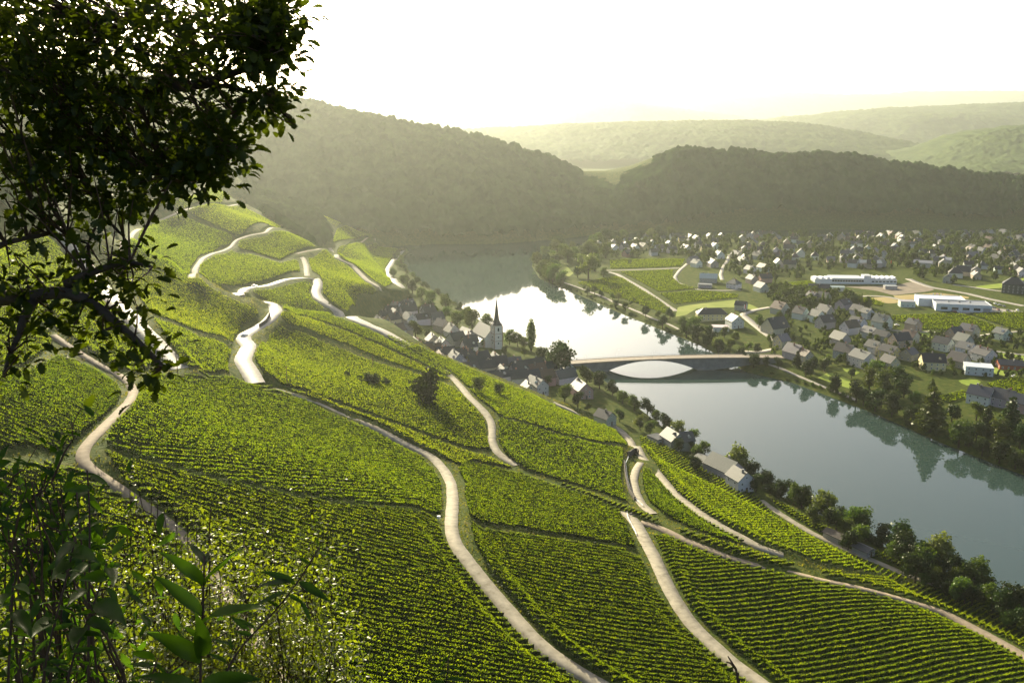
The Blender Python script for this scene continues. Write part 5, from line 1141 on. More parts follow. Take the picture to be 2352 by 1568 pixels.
for x, y, r in RT4:
    u, v = Z4([(x, y)])[0]; tree_px(u, v, r * .25, rk(), sh(), 'far bank opposite the church', east_land)
pen = np.array(Z4([(190, 400), (360, 300), (560, 290), (900, 200), (820, 380), (540, 430), (480, 560), (480, 640), (320, 640), (200, 520)])); k = 0
while k < 26:
    q = rng.uniform(pen.min(0), pen.max(0))
    if not inside(q[None], pen)[0] or inside(q[None], np.array(FIELDS[1][3]))[0]: continue
    tree_px(q[0], q[1], random.uniform(8, 15), rk(), sh(), 'far bank opposite the church', east_land); k += 1
bk = resample(RBW[3:17], 7.0)
for q in bk:
    if random.random() < .25: continue
    dn = Vector((.92, .38, 0)); pp = Vector((q[0], q[1], 0)) + dn * random.uniform(1.2, 4); pp.z = float(hs(pp.x, pp.y)) - .2
    big_ = q[1] < 560
    tree(pp, random.uniform(1.5, 3) * (1.8 if big_ else 1), random.uniform(2.5, 5) * (1.3 if big_ else 1), 'bush%d' % random.randrange(3), random.choice(('leaf_dark', 'leaf', 'leaf')), 'far water edge', name='bush')
for u, v, r in ((1668, 826, 9), (1690, 828, 10), (1712, 824, 9), (1735, 828, 11), (1760, 830, 9), (1650, 796, 12), (1622, 792, 11)): tree_px(u, v, r, rk(), 'leaf_dark', 'far bank opposite the church', east_land)
# trees and garden bushes among the houses
TOWN = [np.array(Z5([(0, 200), (2400, 180), (2400, 600), (2150, 640), (1700, 660), (1320, 600), (1280, 520), (340, 560), (320, 620), (0, 640)])), np.array(Z4([(640, 300), (900, 190), (2352, 180), (2352, 700), (2250, 660), (1900, 540), (1630, 440), (900, 425), (760, 390)])), np.array(Z5([(0, 640), (400, 760), (700, 800), (1100, 930), (1130, 1060), (1900, 1120), (2400, 1100), (2400, 1560), (2000, 1540), (1500, 1500), (1000, 1480), (500, 1440), (0, 1300)]))]
garden = []; GC = np.concatenate([rng.uniform((150, 520), (620, 880), (5000, 2)), rng.uniform((30, 520), (1000, 1400), (22000, 2))]); GCz = hs(GC[:, 0], GC[:, 1]); gu, gv = proj((GC[:, 0], GC[:, 1], GCz)); GQ = np.stack([gu, gv], -1)
ok = (gu < 2420) & ~((GC[:, 1] < 700) & (GC[:, 0] < 150)); ok &= inside(GQ, TOWN[0]) | inside(GQ, TOWN[1]) | inside(GQ, TOWN[2])
for k_, _ in keep: ok &= ~inside(GQ, k_)
ok &= east_land(GC); GC = GC[ok]; GQ = GQ[ok]; GCz = GCz[ok]
dmin = np.full(len(GC), 1e9)
for q in lane_pts: dmin = np.minimum(dmin, (GC[:, 0] - q[0]) ** 2 + (GC[:, 1] - q[1]) ** 2)
ok = dmin > 4.5 ** 2
for b, r in big_spots: ok &= (GC[:, 0] - b.x) ** 2 + (GC[:, 1] - b.y) ** 2 > r * r
PARK = inside(GQ, np.array(Z5([(1150, 300), (1750, 260), (1850, 420), (1500, 520), (1180, 480)])))
n_near = 0
for (x, y), z, park in zip(GC[ok], GCz[ok], PARK[ok]):
    near_ = y < 800
    if len(garden) >= 1500: break
    if near_ and n_near > 330: continue
    h = random.uniform(3, 8) if near_ else random.uniform(5, 12); w = h * random.uniform(.7, 1.0)
    if not free((x, y), w * .22 - (1.2 if near_ else 0), house_spots) or not free((x, y), w * .05, tree_spots): continue
    n_near += near_
    if park: h *= 1.3; w *= 1.3
    kind = random.choices((rk(), 'tall0', 'conifer', 'bush1'), (6, 1, 1.2, 2.2 if near_ else .2))[0]
    if kind == 'conifer': w *= .6; h *= 1.2
    garden.append((h / math.hypot(x, y), (x, y, float(z)), h, w, kind)); tree_spots.append((x, y, w * .3))
garden.sort(key=lambda t: -t[0])
room = 297 - sum(1 for t in trees if t[0].name.startswith('tree'))
mass = []
for sz, p, h, w, kind in garden:
    if 'bush' in kind: tree(Vector(p), h, w, kind, sh(), 'gardens of the town', name='bush')
    elif room > 0: tree(Vector(p), h, w, kind, sh(), 'gardens of the town'); room -= 1
    else: mass.append((p, h, w, kind))
MLOW = [crown_mesh(rl(i + 90, 7, .26, .3, .8, .18, .27), 130, .115, 90 + i) for i in range(4)]
Vs = []
for p, h, w, kind in mass:
    me = MLOW[random.randrange(4)]; co = np.empty(len(me.vertices) * 3, np.float32); me.vertices.foreach_get('co', co); co = co.reshape(-1, 3).copy(); a = random.uniform(0, 6.28)
    co[:, :2] = co[:, :2] @ np.array([[math.cos(a), math.sin(a)], [-math.sin(a), math.cos(a)]]); Vs.append(co * np.array([w, w, h]) + np.array(p))
V = np.concatenate(Vs); add('garden_trees', mesh_np('garden_trees', V, np.arange(len(V)).reshape(-1, 4)), M['leaf_far'], kind='stuff', label='dense dark garden trees filling the gaps between the far houses')
zones = {}
for o, zone, lab, u, kind, shade in trees:
    if lab: continue
    zones.setdefault((zone, 'bush' if 'bush' in kind else 'poplar' if 'tall' in kind else kind.rstrip('0123456789')), []).append((u, o, shade))
WORD = {'round': 'round-crowned tree', 'poplar': 'tall narrow tree', 'conifer': 'pointed conifer', 'willow': 'spreading willow-like tree', 'bush': 'low bush'}
for (zone, kd), L in zones.items():
    L.sort(key=lambda t: t[0])
    for i, (u, o, shade) in enumerate(L):
        o['label'] = '%s %s, %s of its kind from left, %s' % ({'leaf': 'green', 'leaf_dark': 'dark green', 'leaf_pale': 'pale green'}[shade], WORD[kd], ORD(i + 1), zone); o['group'] = '%ss, %s' % (WORD[kd], zone)
print('trees', len(trees))
def hedge(pix, h, w, label):
    P = smooth(resample(atl(pix), 1.5), 2); L = np.linalg.norm(np.diff(P, axis=0), axis=1).sum(); dist = np.linalg.norm(P.mean(0)); n = int(L * (34 if dist < 350 else 18)); sz = .16 if dist < 350 else .26
    j = rng.uniform(0, len(P) - 1.001, n); i = j.astype(int); f = (j - i)[:, None]; c = P[i] * (1 - f) + P[i + 1] * f; c = c + rng.normal(0, w / 3, c.shape)
    z = hs(c[:, 0], c[:, 1]) + h * rng.random(n) ** .8 * (1 + .5 * fnoise(c[:, 0], c[:, 1], 3.0, 4)); c = np.concatenate([c, z[:, None]], 1)
    e1 = rng.normal(size=(n, 3)); e1 /= np.linalg.norm(e1, axis=1, keepdims=True); e2 = np.cross(e1, rng.normal(size=(n, 3))); e2 /= np.linalg.norm(e2, axis=1, keepdims=True); s = sz * (.6 + .8 * rng.random((n, 1)))
    q = np.stack([c - e1 * s, c - e2 * s * .7, c + e1 * s, c + e2 * s * .7], 1).reshape(-1, 3); o = add('hedge', mesh_np('hedge', q, np.arange(4 * n).reshape(n, 4)), M['leaf_dark'], label=label, cat='hedge', group='hedge lines between the plots')
hedge([(232, 1036), (300, 1056), (367, 1077), (500, 1112), (633, 1138), (784, 1164), (900, 1180), (1005, 1196)], 2.1, 1.0, 'long dark leaf band added as vine shade under the dark-rowed plot')  # added leaf strip in place of the shaded lane and vine ends
hedge([(1078, 1196), (1200, 1223), (1330, 1246), (1466, 1272)], 1.5, .8, 'dark leaf band standing in for shade below the square central vine plot')  # no real hedge: leaves added where the vines only cast shade
hedge([(642, 742), (700, 760), (800, 801), (900, 838), (1020, 878)], 1.8, 1.2, 'dark hedge line across the slope above the lone dark tree')
hedge([(640, 704), (700, 718), (790, 754), (880, 792), (960, 830), (1030, 868)], 1.5, 1.0, 'thin hedge line just below the road into the village')
hedge([(350, 728), (400, 746), (470, 776), (536, 799)], 1.8, 1.0, 'row of dark bushes dividing the vines on the nose')
hedge([(1740, 1250), (1800, 1274), (1880, 1300), (1990, 1324), (2085, 1338)], 1.6, .9, 'dark leaf strip added as shaded vine ends under the bright right-hand plot')  # leaf strip added to darken the vine ends at the plot's foot
hedge([(1146, 958), (1200, 973), (1290, 1003), (1380, 1024), (1434, 1030)], 1.4, .8, 'thin dark hedge line between the two plots under the village')
hedge([(640, 890), (700, 908), (784, 942), (884, 986), (960, 1022), (1040, 1062)], 1.3, .7, 'dark hedge line on the upper side of the long track')
hedge([(681, 580), (728, 571), (811, 556), (861, 549)], 2.2, 1.5, 'dark hedge along the track on the far spur')
hedge([(548, 545), (600, 533), (650, 524)], 2.0, 1.5, 'hedge above the upper winding track')
hedge([(430, 478), (500, 470), (556, 466)], 2.0, 1.5, 'hedge above the uppermost track')
hedge([(1110, 1290), (1140, 1330), (1182, 1380), (1226, 1430), (1282, 1482), (1336, 1524), (1384, 1552)], 1.3, .8, 'dark ragged vine edge along the lower right side of the long track')
# weeds and rough grass on the verges and gaps
M['weeds'] = leafmat('verge_weeds', (.045, .065, .010), (.13, .12, .03), (2.4, 2.2, .8), .35, .005, .4, .25)
C_ = rng.uniform((-210, 95), (200, 520), (150000, 2)); ok = np.ones(len(C_), bool)
for poly in plot_polys: ok &= ~inside(C_, poly)
for nm, w, m, lab, P, z in road_lines:
    near_ = (P[:, 1] < 560); 
    if near_.sum() > 3: ok &= poly_dist(C_, P[::2]) > w / 2 + .1
ok &= (poly_dist(C_, LBW) > 36) & ~inside(C_, RIVER) & ~inside(C_, EAST); C_ = C_[ok]; n = min(len(C_), 48000); C_ = C_[:n]
hgt = (.15 + .5 * rng.random(n) ** 2) * (1 + fnoise(C_[:, 0], C_[:, 1], 6, 9)); a = rng.uniform(0, 6.28, n); wd = rng.uniform(.08, .22, n); z = hs(C_[:, 0], C_[:, 1]); dx, dy = np.cos(a) * wd, np.sin(a) * wd; lx, ly = rng.normal(0, .12, n), rng.normal(0, .12, n)
q = np.stack([np.stack([C_[:, 0] - dx, C_[:, 1] - dy, z - .05], -1), np.stack([C_[:, 0] + dx, C_[:, 1] + dy, z - .05], -1), np.stack([C_[:, 0] + dx * 1.3 + lx, C_[:, 1] + dy * 1.3 + ly, z + hgt * .8], -1), np.stack([C_[:, 0] - dx + lx, C_[:, 1] - dy + ly, z + hgt], -1)], 1).reshape(-1, 3)
add('verge_weeds', mesh_np('verge_weeds', q, np.arange(4 * n).reshape(n, 4)), M['weeds'], kind='stuff', label='rough grass and weeds on the banks between tracks and vines'); print('weeds', n)
# wood in the shaded gully of the far spur, too dense to count
def canopy(name, pix, step, cell, hgt, label, seed):
    poly = atl(pix); lo, hi = poly.min(0) - 5, poly.max(0) + 5; xs = np.arange(lo[0], hi[0], step); ys = np.arange(lo[1], hi[1], step); x_, y_ = np.meshgrid(xs, ys)
    m_ = inside(np.stack([x_, y_], -1), poly); dd = poly_dist(np.stack([x_, y_], -1), np.concatenate([poly, poly[:1]])); e_ = sst(0, 7, dd)
    z = hs(x_, y_) + e_ * (hgt + domes(x_, y_, cell, seed) + .5 * domes(x_ + 9, y_ + 5, cell * .55, seed + 1)) - .3
    V = np.stack([x_ + fnoise(x_, y_, 4, 1) * step, y_ + fnoise(x_, y_, 4, 2) * step, z], -1).reshape(-1, 3); F = grid_faces(len(ys), len(xs), m_)
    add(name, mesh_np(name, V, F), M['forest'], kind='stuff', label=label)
canopy('gully_wood', [(536, 446), (552, 420), (600, 432), (644, 452), (690, 474), (722, 490), (752, 512), (768, 528), (766, 552), (742, 570), (728, 568), (690, 546), (655, 526), (600, 492), (560, 466)], 2.6, 8, 3.5, 'dark wood filling the shaded gully between the far vineyard spurs', 5)
def canopy_world(name, lo, hi, step, cell, hgt, cond, label, seed):
    xs = np.arange(lo[0], hi[0], step); ys = np.arange(lo[1], hi[1], step); x_, y_ = np.meshgrid(xs, ys); z0 = hs(x_, y_)
    z = z0 + hgt + domes(x_, y_, cell, seed) + .5 * domes(x_ + 9, y_ + 5, cell * .55, seed + 1)
    V = np.stack([x_ + fnoise(x_, y_, 4, 1) * step, y_ + fnoise(x_, y_, 4, 2) * step, z], -1).reshape(-1, 3)
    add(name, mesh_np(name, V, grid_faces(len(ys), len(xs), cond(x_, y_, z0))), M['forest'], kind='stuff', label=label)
canopy_world('hilltop_wood', (-636, 140), (-110, 1250), 3.4, 8, 1.5, lambda x, y, z: (z > 128 + 10 * fnoise(x, y, 40, 2)) & (x < -120 - .0 * y), 'wood covering the hilltop behind the oak', 19)
canopy('hillside_wood', [(150, 470), (300, 420), (420, 380), (520, 396), (545, 412), (480, 424), (430, 452), (390, 478), (340, 500), (300, 520), (240, 560), (170, 560)], 3.2, 8, 2.5, 'wooded slope above the highest vine plots behind the oak', 9)
# wind turbines far away on the plateau
M['white_paint'] = tinted('turbine_white', .5, .3, 1.0, .05)
for i, u in enumerate((1515, 1610, 1780, 1832, 1851, 1868, 1948)):
    d = rays(u, 216); t_ = 13100 / d[1]; p = Vector((d[0] * t_, 13100, CZ + d[2] * t_ - 20)); o = add('wind_turbine', None, loc=p, rz=random.uniform(-.6, .6), label='pale wind turbine on the far plateau, %s from left' % ORD(i + 1), cat='wind turbine', group='wind turbines on the far plateau')
    hgt = 115; add('tower', MB().tube([(0, 0, -10), (0, 0, hgt)], [4.5, 2.4], 8).mesh('tower'), M['white_paint'], o, color=(.7, .7, .7))
    add('nacelle', MB().box((0, 1, hgt + 1), (5, 14, 5)).mesh('nacelle'), M['white_paint'], o, color=(.7, .7, .7)); a0 = random.uniform(0, 2)
    for k in range(3):
        a = a0 + k * 2.094; add('blade', MB().tube([(0, -3.6, hgt + 1), (16 * math.cos(a), -3.6, hgt + 1 + 16 * math.sin(a)), (55 * math.cos(a), -3.6, hgt + 1 + 55 * math.sin(a))], [1.6, 2.2, .5], 5).mesh('blade'), M['white_paint'], o, color=(.7, .7, .7))

# ------------------------------------------------------------------ foreground: oak at the upper left, shrubs at the lower left
def px3(u, v, d):
    r_ = rays(u, v); return Vector((r_[0] * d, r_[1] * d, CZ + r_[2] * d))
def px3n(u, v, d):
    return rays(u, v) * np.asarray(d)[..., None] + np.array([0, 0, CZ])
M['oak_leaf'] = leafmat('oak_leaf', (.008, .014, .002), (.022, .032, .005), (5.0, 4.6, .9), .32, .008, .3, 3.0)
M['shrub_leaf'] = leafmat('small_glossy_leaf', (.014, .026, .004), (.050, .070, .008), (5.8, 4.8, .7), .45, .034, .36, 2.0)
M['sprig_leaf'] = leafmat('sprig_leaf', (.006, .016, .003), (.020, .040, .006), (5.5, 5.6, 1.0), .38, .008, .35, 6.0)
M['twig'] = surf('twig_bark', [(.3, (.030, .018, .012)), (.7, (.075, .045, .028))], 20, .8, .15)
def oak_template():
    """lobed leaf outline along +x, unit length, slightly folded and curled"""
    edge = [(0, .012), (.08, .03), (.16, .14), (.24, .10), (.33, .22), (.42, .14), (.52, .29), (.62, .18), (.72, .27), (.82, .16), (.92, .17), (1.0, .0)]
    V = []; F = []
    for x, w in edge:
        z = .10 * math.sin(x * 3) ; V += [(x, -w, z + w * .28), (x, 0, z), (x, w, z + w * .28)]
    for i in range(len(edge) - 1): F += [(3 * i, 3 * i + 3, 3 * i + 4, 3 * i + 1), (3 * i + 1, 3 * i + 4, 3 * i + 5, 3 * i + 2)]
    return np.array(V, float), np.array(F, np.int32)
def lance_template(w=.17, curl=.14, n=7):
    V = []; F = []
    for i in range(n + 1):
        x = i / n; ww = w * math.sin(math.pi * min(1, (x * .96 + .02) ** .8)) ** 1.05; z = -curl * x * x + .02 * math.sin(x * 9)
        if i == n: ww = .002
        V += [(x, -ww, z + ww * .5), (x, 0, z), (x, ww, z + ww * .5)]
    for i in range(n): F += [(3 * i, 3 * i + 3, 3 * i + 4, 3 * i + 1), (3 * i + 1, 3 * i + 4, 3 * i + 5, 3 * i + 2)]
    return np.array(V, float), np.array(F, np.int32)
def small_template():
    V = [(0, 0, 0), (.3, -.24, .07), (.38, 0, 0), (.3, .24, .07), (.72, -.22, .05), (.72, 0, -.02), (.72, .22, .05), (1, 0, -.08)]
    return np.array(V, float), np.array([(0, 1, 2, 2), (0, 2, 3, 3)], np.int32)[:0], np.array([(0, 1, 2), (0, 2, 3), (1, 4, 5), (1, 5, 2), (2, 5, 6), (2, 6, 3), (4, 7, 5), (5, 7, 6)], np.int32)
def frames(d, up):
    d = d / np.linalg.norm(d, axis=1, keepdims=True); y = np.cross(up, d); y /= np.maximum(np.linalg.norm(y, axis=1, keepdims=True), 1e-6); z = np.cross(d, y); return d, y, z
def scatter(T, F, pos, d, up, size):
    ex, ey, ez = frames(d, up); n = len(pos)
    V = pos[:, None, :] + size[:, None, None] * (T[None, :, 0:1] * ex[:, None] + T[None, :, 1:2] * ey[:, None] + T[None, :, 2:3] * ez[:, None])
    return V.reshape(-1, 3), (F[None] + (np.arange(n) * len(T))[:, None, None]).reshape(-1, F.shape[1])
def rnd_unit(n): v = rng.normal(size=(n, 3)); return v / np.linalg.norm(v, axis=1, keepdims=True)

# ---- oak
OT, OF = oak_template()
ob = Vector((-6.4, 3.2, 0)); ob.z = float(base_height(np.array([ob.x]), np.array([ob.y]))[0]) - .3
oak = add('oak_tree', None, label='dark backlit oak reaching in from the upper left', cat='tree')
LIMBS = [[(-420, 90, 7.4), (-150, 120, 7), (120, 190, 6.6), (330, 215, 6.3), (480, 190, 6.1), (600, 150, 5.9), (650, 110, 5.8)], [(-420, 320, 7.2), (-120, 320, 6.6), (150, 330, 6.2), (320, 370, 5.9), (420, 420, 5.7)], [(-420, 620, 6.6), (-150, 660, 6.0), (0, 686, 5.6), (80, 690, 5.4), (150, 655, 5.3), (215, 690, 5.2), (270, 735, 5.1), (330, 800, 5.0), (372, 845, 4.9)],
         [(330, 215, 6.3), (430, 195, 6.1), (540, 190, 5.9), (600, 215, 5.8), (650, 262, 5.7), (676, 285, 5.65)], [(560, 228, 5.85), (540, 262, 5.8), (527, 305, 5.75)], [(80, 690, 5.4), (50, 740, 5.3), (30, 800, 5.2), (10, 860, 5.1)], [(150, 655, 5.3), (230, 610, 5.2), (300, 590, 5.1), (350, 612, 5.05)], [(120, 190, 6.6), (220, 90, 6.4), (330, 20, 6.3), (420, -80, 6.2)], [(320, 370, 5.9), (430, 350, 5.8), (520, 360, 5.7), (560, 350, 5.6)], [(150, 330, 6.2), (200, 430, 6), (260, 510, 5.8), (285, 545, 5.7)], [(-150, 660, 6.0), (0, 560, 5.8), (120, 520, 5.7), (200, 560, 5.6)], [(330, 215, 6.3), (450, 120, 6.1), (560, 60, 6), (670, 10, 5.9)]]
lp = []
for i, L in enumerate(LIMBS):
    pts = [px3(u, v, d) for u, v, d in L]; P = smooth(resample(np.array([tuple(q) for q in pts]), .12), 2); r0, r1 = (.085, .012) if i < 3 else (.03, .006)
    P = P + rng.normal(0, .006, P.shape); lp.append(P)
    add('limb', MB().tube([tuple(q) for q in P], list(np.linspace(r0, r1, len(P))), 6).mesh('limb', True), M['bark'], oak)
st = [tuple(ob), (ob.x + .1, ob.y + .1, ob.z + 2.5), (ob.x + .3, ob.y + .4, 170.2), (ob.x + .4, ob.y + .6, 172.5), (ob.x + .8, ob.y + 1.0, 176)]
add('trunk', MB().tube(st, [.42, .33, .27, .22, .1], 12).mesh('trunk', True), M['bark'], oak)
for i in range(3):
    a = Vector(st[2 + (i == 0)]) if i < 2 else Vector(st[1]); b = Vector(tuple(lp[i][0])); add('limb', MB().tube([tuple(a), tuple((a + b) / 2 + Vector((0, 0, .15))), tuple(b)], [.16, .12, .085], 8).mesh('limb', True), M['bark'], oak)
ALLP = np.concatenate(lp)
OAKZ = [  # polygon, clusters, leaves each, depth range
 ([(0,0),(560,0),(640,0),(670,-5),(660,50),(632,95),(640,145),(618,165),(585,145),(540,140),(480,160),(440,190),(430,230),(470,262),(475,300),(510,318),(530,345),(515,375),(465,405),(420,428),(365,445),(318,455),(290,495),(268,530),(245,515),(205,495),(180,465),(100,425),(0,410)], 520, 11, (5.2, 7.2)),
 ([(590,155),(622,155),(630,120),(652,60),(664,10),(600,0),(540,60),(560,130)], 70, 11, (5.5, 6.2)),
 ([(590,205),(625,195),(640,230),(655,272),(640,275),(610,258),(590,240)], 26, 9, (5.5, 5.9)),
 ([(480,235),(530,232),(560,250),(530,262),(490,262)], 12, 8, (5.7, 6)),
 ([(480,305),(530,322),(540,350),(515,388),(465,420),(425,435),(440,375)], 45, 9, (5.3, 6)),
 ([(0,410),(100,430),(200,495),(180,540),(110,545),(60,600),(0,640)], 22, 7, (5.2, 6.2)),
 ([(160,600),(215,570),(300,562),(360,595),(345,625),(330,690),(330,740),(318,800),(340,830),(310,850),(270,820),(230,790),(170,770),(110,735),(50,700),(0,690),(0,640),(80,640)], 58, 8, (4.8, 5.8)),
 ([(0,700),(60,720),(110,760),(70,800),(50,860),(0,900)], 16, 7, (4.9, 5.5)),
 ([(300,820),(380,830),(375,860),(310,865)], 9, 8, (4.8, 5)),
 ([(-520,-420),(640,-420),(620,-40),(0,-40),(-40,0),(-40,420),(-300,700),(-520,700)], 420, 13, (5.2, 8.4)),
]
cl_c = []; cl_n = []
for poly, n, k, (d0, d1) in OAKZ:
    Q = np.array(poly, float); lo, hi = Q.min(0), Q.max(0); got = 0
    while got < n:
        q = rng.uniform(lo, hi)
        if not inside(q[None], Q)[0]: continue
        got += 1; p = px3(q[0], q[1], rng.uniform(d0, d1)); cl_c.append(tuple(p)); cl_n.append(max(4, int(k * rng.uniform(.6, 1.4))))
cl_c = np.array(cl_c)
tw = MB()
for c in cl_c:
    dd = np.linalg.norm(ALLP - c, axis=1); j = int(np.argmin(dd)); b = ALLP[j]
    if dd[j] > .05: m_ = (b + c) / 2 + rng.normal(0, .05, 3) * min(1, dd[j]); tw.tube([tuple(b), tuple(m_), tuple(c)], [.007, .0045, .002], 4, False)
add('twigs', tw.mesh('twigs'), M['twig'], oak, kind='stuff')
idx_ = np.repeat(np.arange(len(cl_c)), cl_n); n = len(idx_)
off = rng.normal(0, 1, (n, 3)) * np.array([.075, .075, .055]); pos = cl_c[idx_] + off
d_ = off + rnd_unit(n) * .09 + np.array([0, 0, -.02]); up = rnd_unit(n) * .7 + np.array([0, 0, 1.0]); size = rng.uniform(.055, .10, n)
uu, vv = proj(pos.T); vis = (uu > 0) & (uu < PW) & (vv > 0)
edge_ = np.where(vis, np.minimum(np.abs(uu - 640) * 0 + 2000 - uu - .6 * vv, 9e9), 9e9); order = np.argsort(edge_)
single = order[:280]; rest = np.setdiff1d(np.arange(n), single)
V, F = scatter(OT, OF, pos[rest], d_[rest], up[rest], size[rest]); add('foliage', mesh_np('foliage', V, F), M['oak_leaf'], oak, kind='stuff')
OM = mesh_np('leaf', OT, OF); OM.materials.append(M['oak_leaf'])
ex, ey, ez = frames(d_[single], up[single])
for k, i in enumerate(single):
    o = add('leaf', OM, None, oak); s_ = size[i]; o.matrix_local = Matrix(((ex[k][0] * s_, ey[k][0] * s_, ez[k][0] * s_, pos[i][0]), (ex[k][1] * s_, ey[k][1] * s_, ez[k][1] * s_, pos[i][1]), (ex[k][2] * s_, ey[k][2] * s_, ez[k][2] * s_, pos[i][2]), (0, 0, 0, 1)))
print('oak leaves', n)

# ---- small-leaved shrubs
ST, _, SF = small_template()
def shrub(label, poly, depth, n_stems, n_leaf, lsize, matn, seed, spread=.10, tmpl=None, up_bias=.8, name='shrub'):
    Q = np.array(poly, float); lo, hi = Q.min(0), Q.max(0); r_ = np.random.default_rng(seed); ends = []
    while len(ends) < n_stems:
        q = r_.uniform(lo, hi)
        if inside(q[None], Q)[0]: ends.append((q[0], q[1], r_.uniform(*depth)))
    root = add(name, None, label=label, cat='shrub', group='shrubs on the rock in the foreground'); g = MB(); P_ = []
    c0 = np.mean([tuple(px3(*e)) for e in ends], axis=0)
    for u, v, d in ends:
        tip = px3(u, v, d); bx_, by_ = c0[0] * .7 + tip.x * .3, c0[1] * .7 + tip.y * .3; gz = float(base_height(np.array([bx_]), np.array([by_]))[0]); b = Vector((bx_, by_, min(gz, tip.z - .6) - .05))
        m1 = b.lerp(tip, .5) + Vector(tuple(r_.normal(0, .12, 3))); pts = smooth(resample(np.array([tuple(b), tuple(m1), tuple(tip)]), .12), 3); pts = pts + r_.normal(0, .008, pts.shape)
        g.tube([tuple(p) for p in pts], list(np.linspace(.011, .0025, len(pts))), 5, False); P_.append(pts[len(pts) // 3:])
        for _ in range(3):
            j = r_.integers(len(pts) // 2, len(pts)); s0 = pts[j]; s1 = s0 + r_.normal(0, .16, 3) + np.array([0, 0, .08]); q = np.linspace(s0, s1, 6) + r_.normal(0, .006, (6, 3)); g.tube([tuple(p) for p in q], [.004] * 3 + [.002] * 3, 4, False); P_.append(q)
    add('stems', g.mesh('stems'), M['twig'], root)
    A = np.concatenate(P_); j = r_.integers(0, len(A), n_leaf); pos = A[j] + r_.normal(0, spread, (n_leaf, 3))
    d_ = r_.normal(size=(n_leaf, 3)) + np.array([0, 0, -.15]); up = r_.normal(size=(n_leaf, 3)) * (1 - up_bias) + np.array([0, 0, up_bias]); up += .35 * r_.normal(size=(n_leaf, 3))
    T, F = tmpl if tmpl else (ST, SF); V, F2 = scatter(T, F, pos, d_, up, r_.uniform(*lsize, n_leaf)); add('foliage', mesh_np('foliage', V, F2), M[matn], root, kind='stuff')
LT_ = lance_template()
shrub('twiggy small-leaved shrub glittering in the lower left, middle one', [(330,1200),(480,1170),(600,1230),(620,1330),(600,1568),(300,1600),(280,1350)], (6.5, 8.5), 52, 10000, (.028, .048), 'shrub_leaf', 1, .11)
shrub('twiggy small-leaved shrub at the right end of the foreground scrub', [(580,1230),(740,1200),(765,1280),(750,1380),(790,1450),(760,1568),(560,1600),(570,1400)], (7, 9), 46, 6800, (.028, .048), 'shrub_leaf', 2, .11)
shrub('twiggy small-leaved shrub filling the lower left corner', [(0,1230),(120,1200),(300,1240),(330,1400),(320,1600),(0,1600)], (5.5, 7.5), 60, 11000, (.026, .045), 'shrub_leaf', 3, .11)
shrub('thin upright shrub with sparse leaves above the glittering scrub', [(255,1070),(330,1060),(350,1130),(390,1140),(500,1160),(480,1230),(300,1230)], (7.0, 8.0), 16, 900, (.028, .045), 'shrub_leaf', 4, .08)
shrub('light green long-leaved bush at the left edge', [(0,1050),(60,1045),(110,1090),(150,1110),(130,1200),(60,1260),(0,1280)], (3.4, 4.4), 26, 800, (.06, .10), 'sprig_leaf', 5, .09, LT_)

# ---- near sprigs with big leaves, each leaf its own piece
LM = mesh_np('leaf', *lance_template(.125, .22, 9), True); LM.materials.append(M['sprig_leaf'])
def sprig(label, stem, leaves, seed, rad=.006):
    r_ = np.random.default_rng(seed); root = add('sprig', None, label=label, cat='plant', group='sprigs close to the camera')
    pts = [px3(*s) for s in stem]; b = pts[0]; gz = float(base_height(np.array([b.x]), np.array([b.y]))[0]); pts = [Vector((b.x + .03, b.y - .05, min(gz - .05, b.z - .25)))] + pts
    P = smooth(resample(np.array([tuple(p) for p in pts]), .03), 6); add('stem', MB().tube([tuple(p) for p in P], list(np.linspace(rad, rad * .3, len(P))), 7).mesh('stem', True), M['twig'], root)
    for (u0, v0, d0), (u1, v1, d1) in leaves:
        a, t = px3(u0, v0, d0), px3(u1, v1, d1); x = t - a; L = x.length; x.normalize(); toc = (Vector((0, 0, CZ)) - a).normalized(); upv = Vector((0, 0, .8)) + toc * r_.uniform(-.2, .7) + Vector(tuple(r_.normal(0, .3, 3)))
        y = upv.cross(x).normalized(); z = x.cross(y); w = r_.uniform(.85, 1.15)
        o = add('leaf', LM, None, root); o.matrix_local = Matrix(((x.x * L, y.x * L * w, z.x * L, a.x), (x.y * L, y.y * L * w, z.y * L, a.y), (x.z * L, y.z * L * w, z.z * L, a.z), (0, 0, 0, 1)))
def Z7(x, y, d): return (x / 3, 1045.7 + y / 3, d)
D = 1.75
sprig('tall near sprig with large dark green leaves in the lower left', [Z7(1372, 1700, D), Z7(1378, 1450, D), Z7(1390, 1200, D), Z7(1405, 950, D), Z7(1410, 760, D), Z7(1408, 690, D)],
      [(Z7(1408, 760, D), Z7(1310, 555, D + .05)), (Z7(1410, 900, D), Z7(1605, 595, D - .06)), (Z7(1400, 890, D), Z7(1175, 655, D - .08)), (Z7(1395, 1110, D), Z7(1105, 800, D - .04)), (Z7(1395, 1160, D), Z7(1785, 945, D - .12)), (Z7(1390, 1320, D), Z7(1290, 1090, D - .1)), (Z7(1385, 1420, D), Z7(1105, 1205, D - .1)), (Z7(1385, 1380, D), Z7(1410, 1180, D - .14)), (Z7(1378, 1600, D), Z7(1725, 1490, D - .1)), (Z7(1375, 1640, D), Z7(1060, 1440, D - .1)), (Z7(1410, 760, D), Z7(1440, 640, D + .03))], 1)
D = 2.3
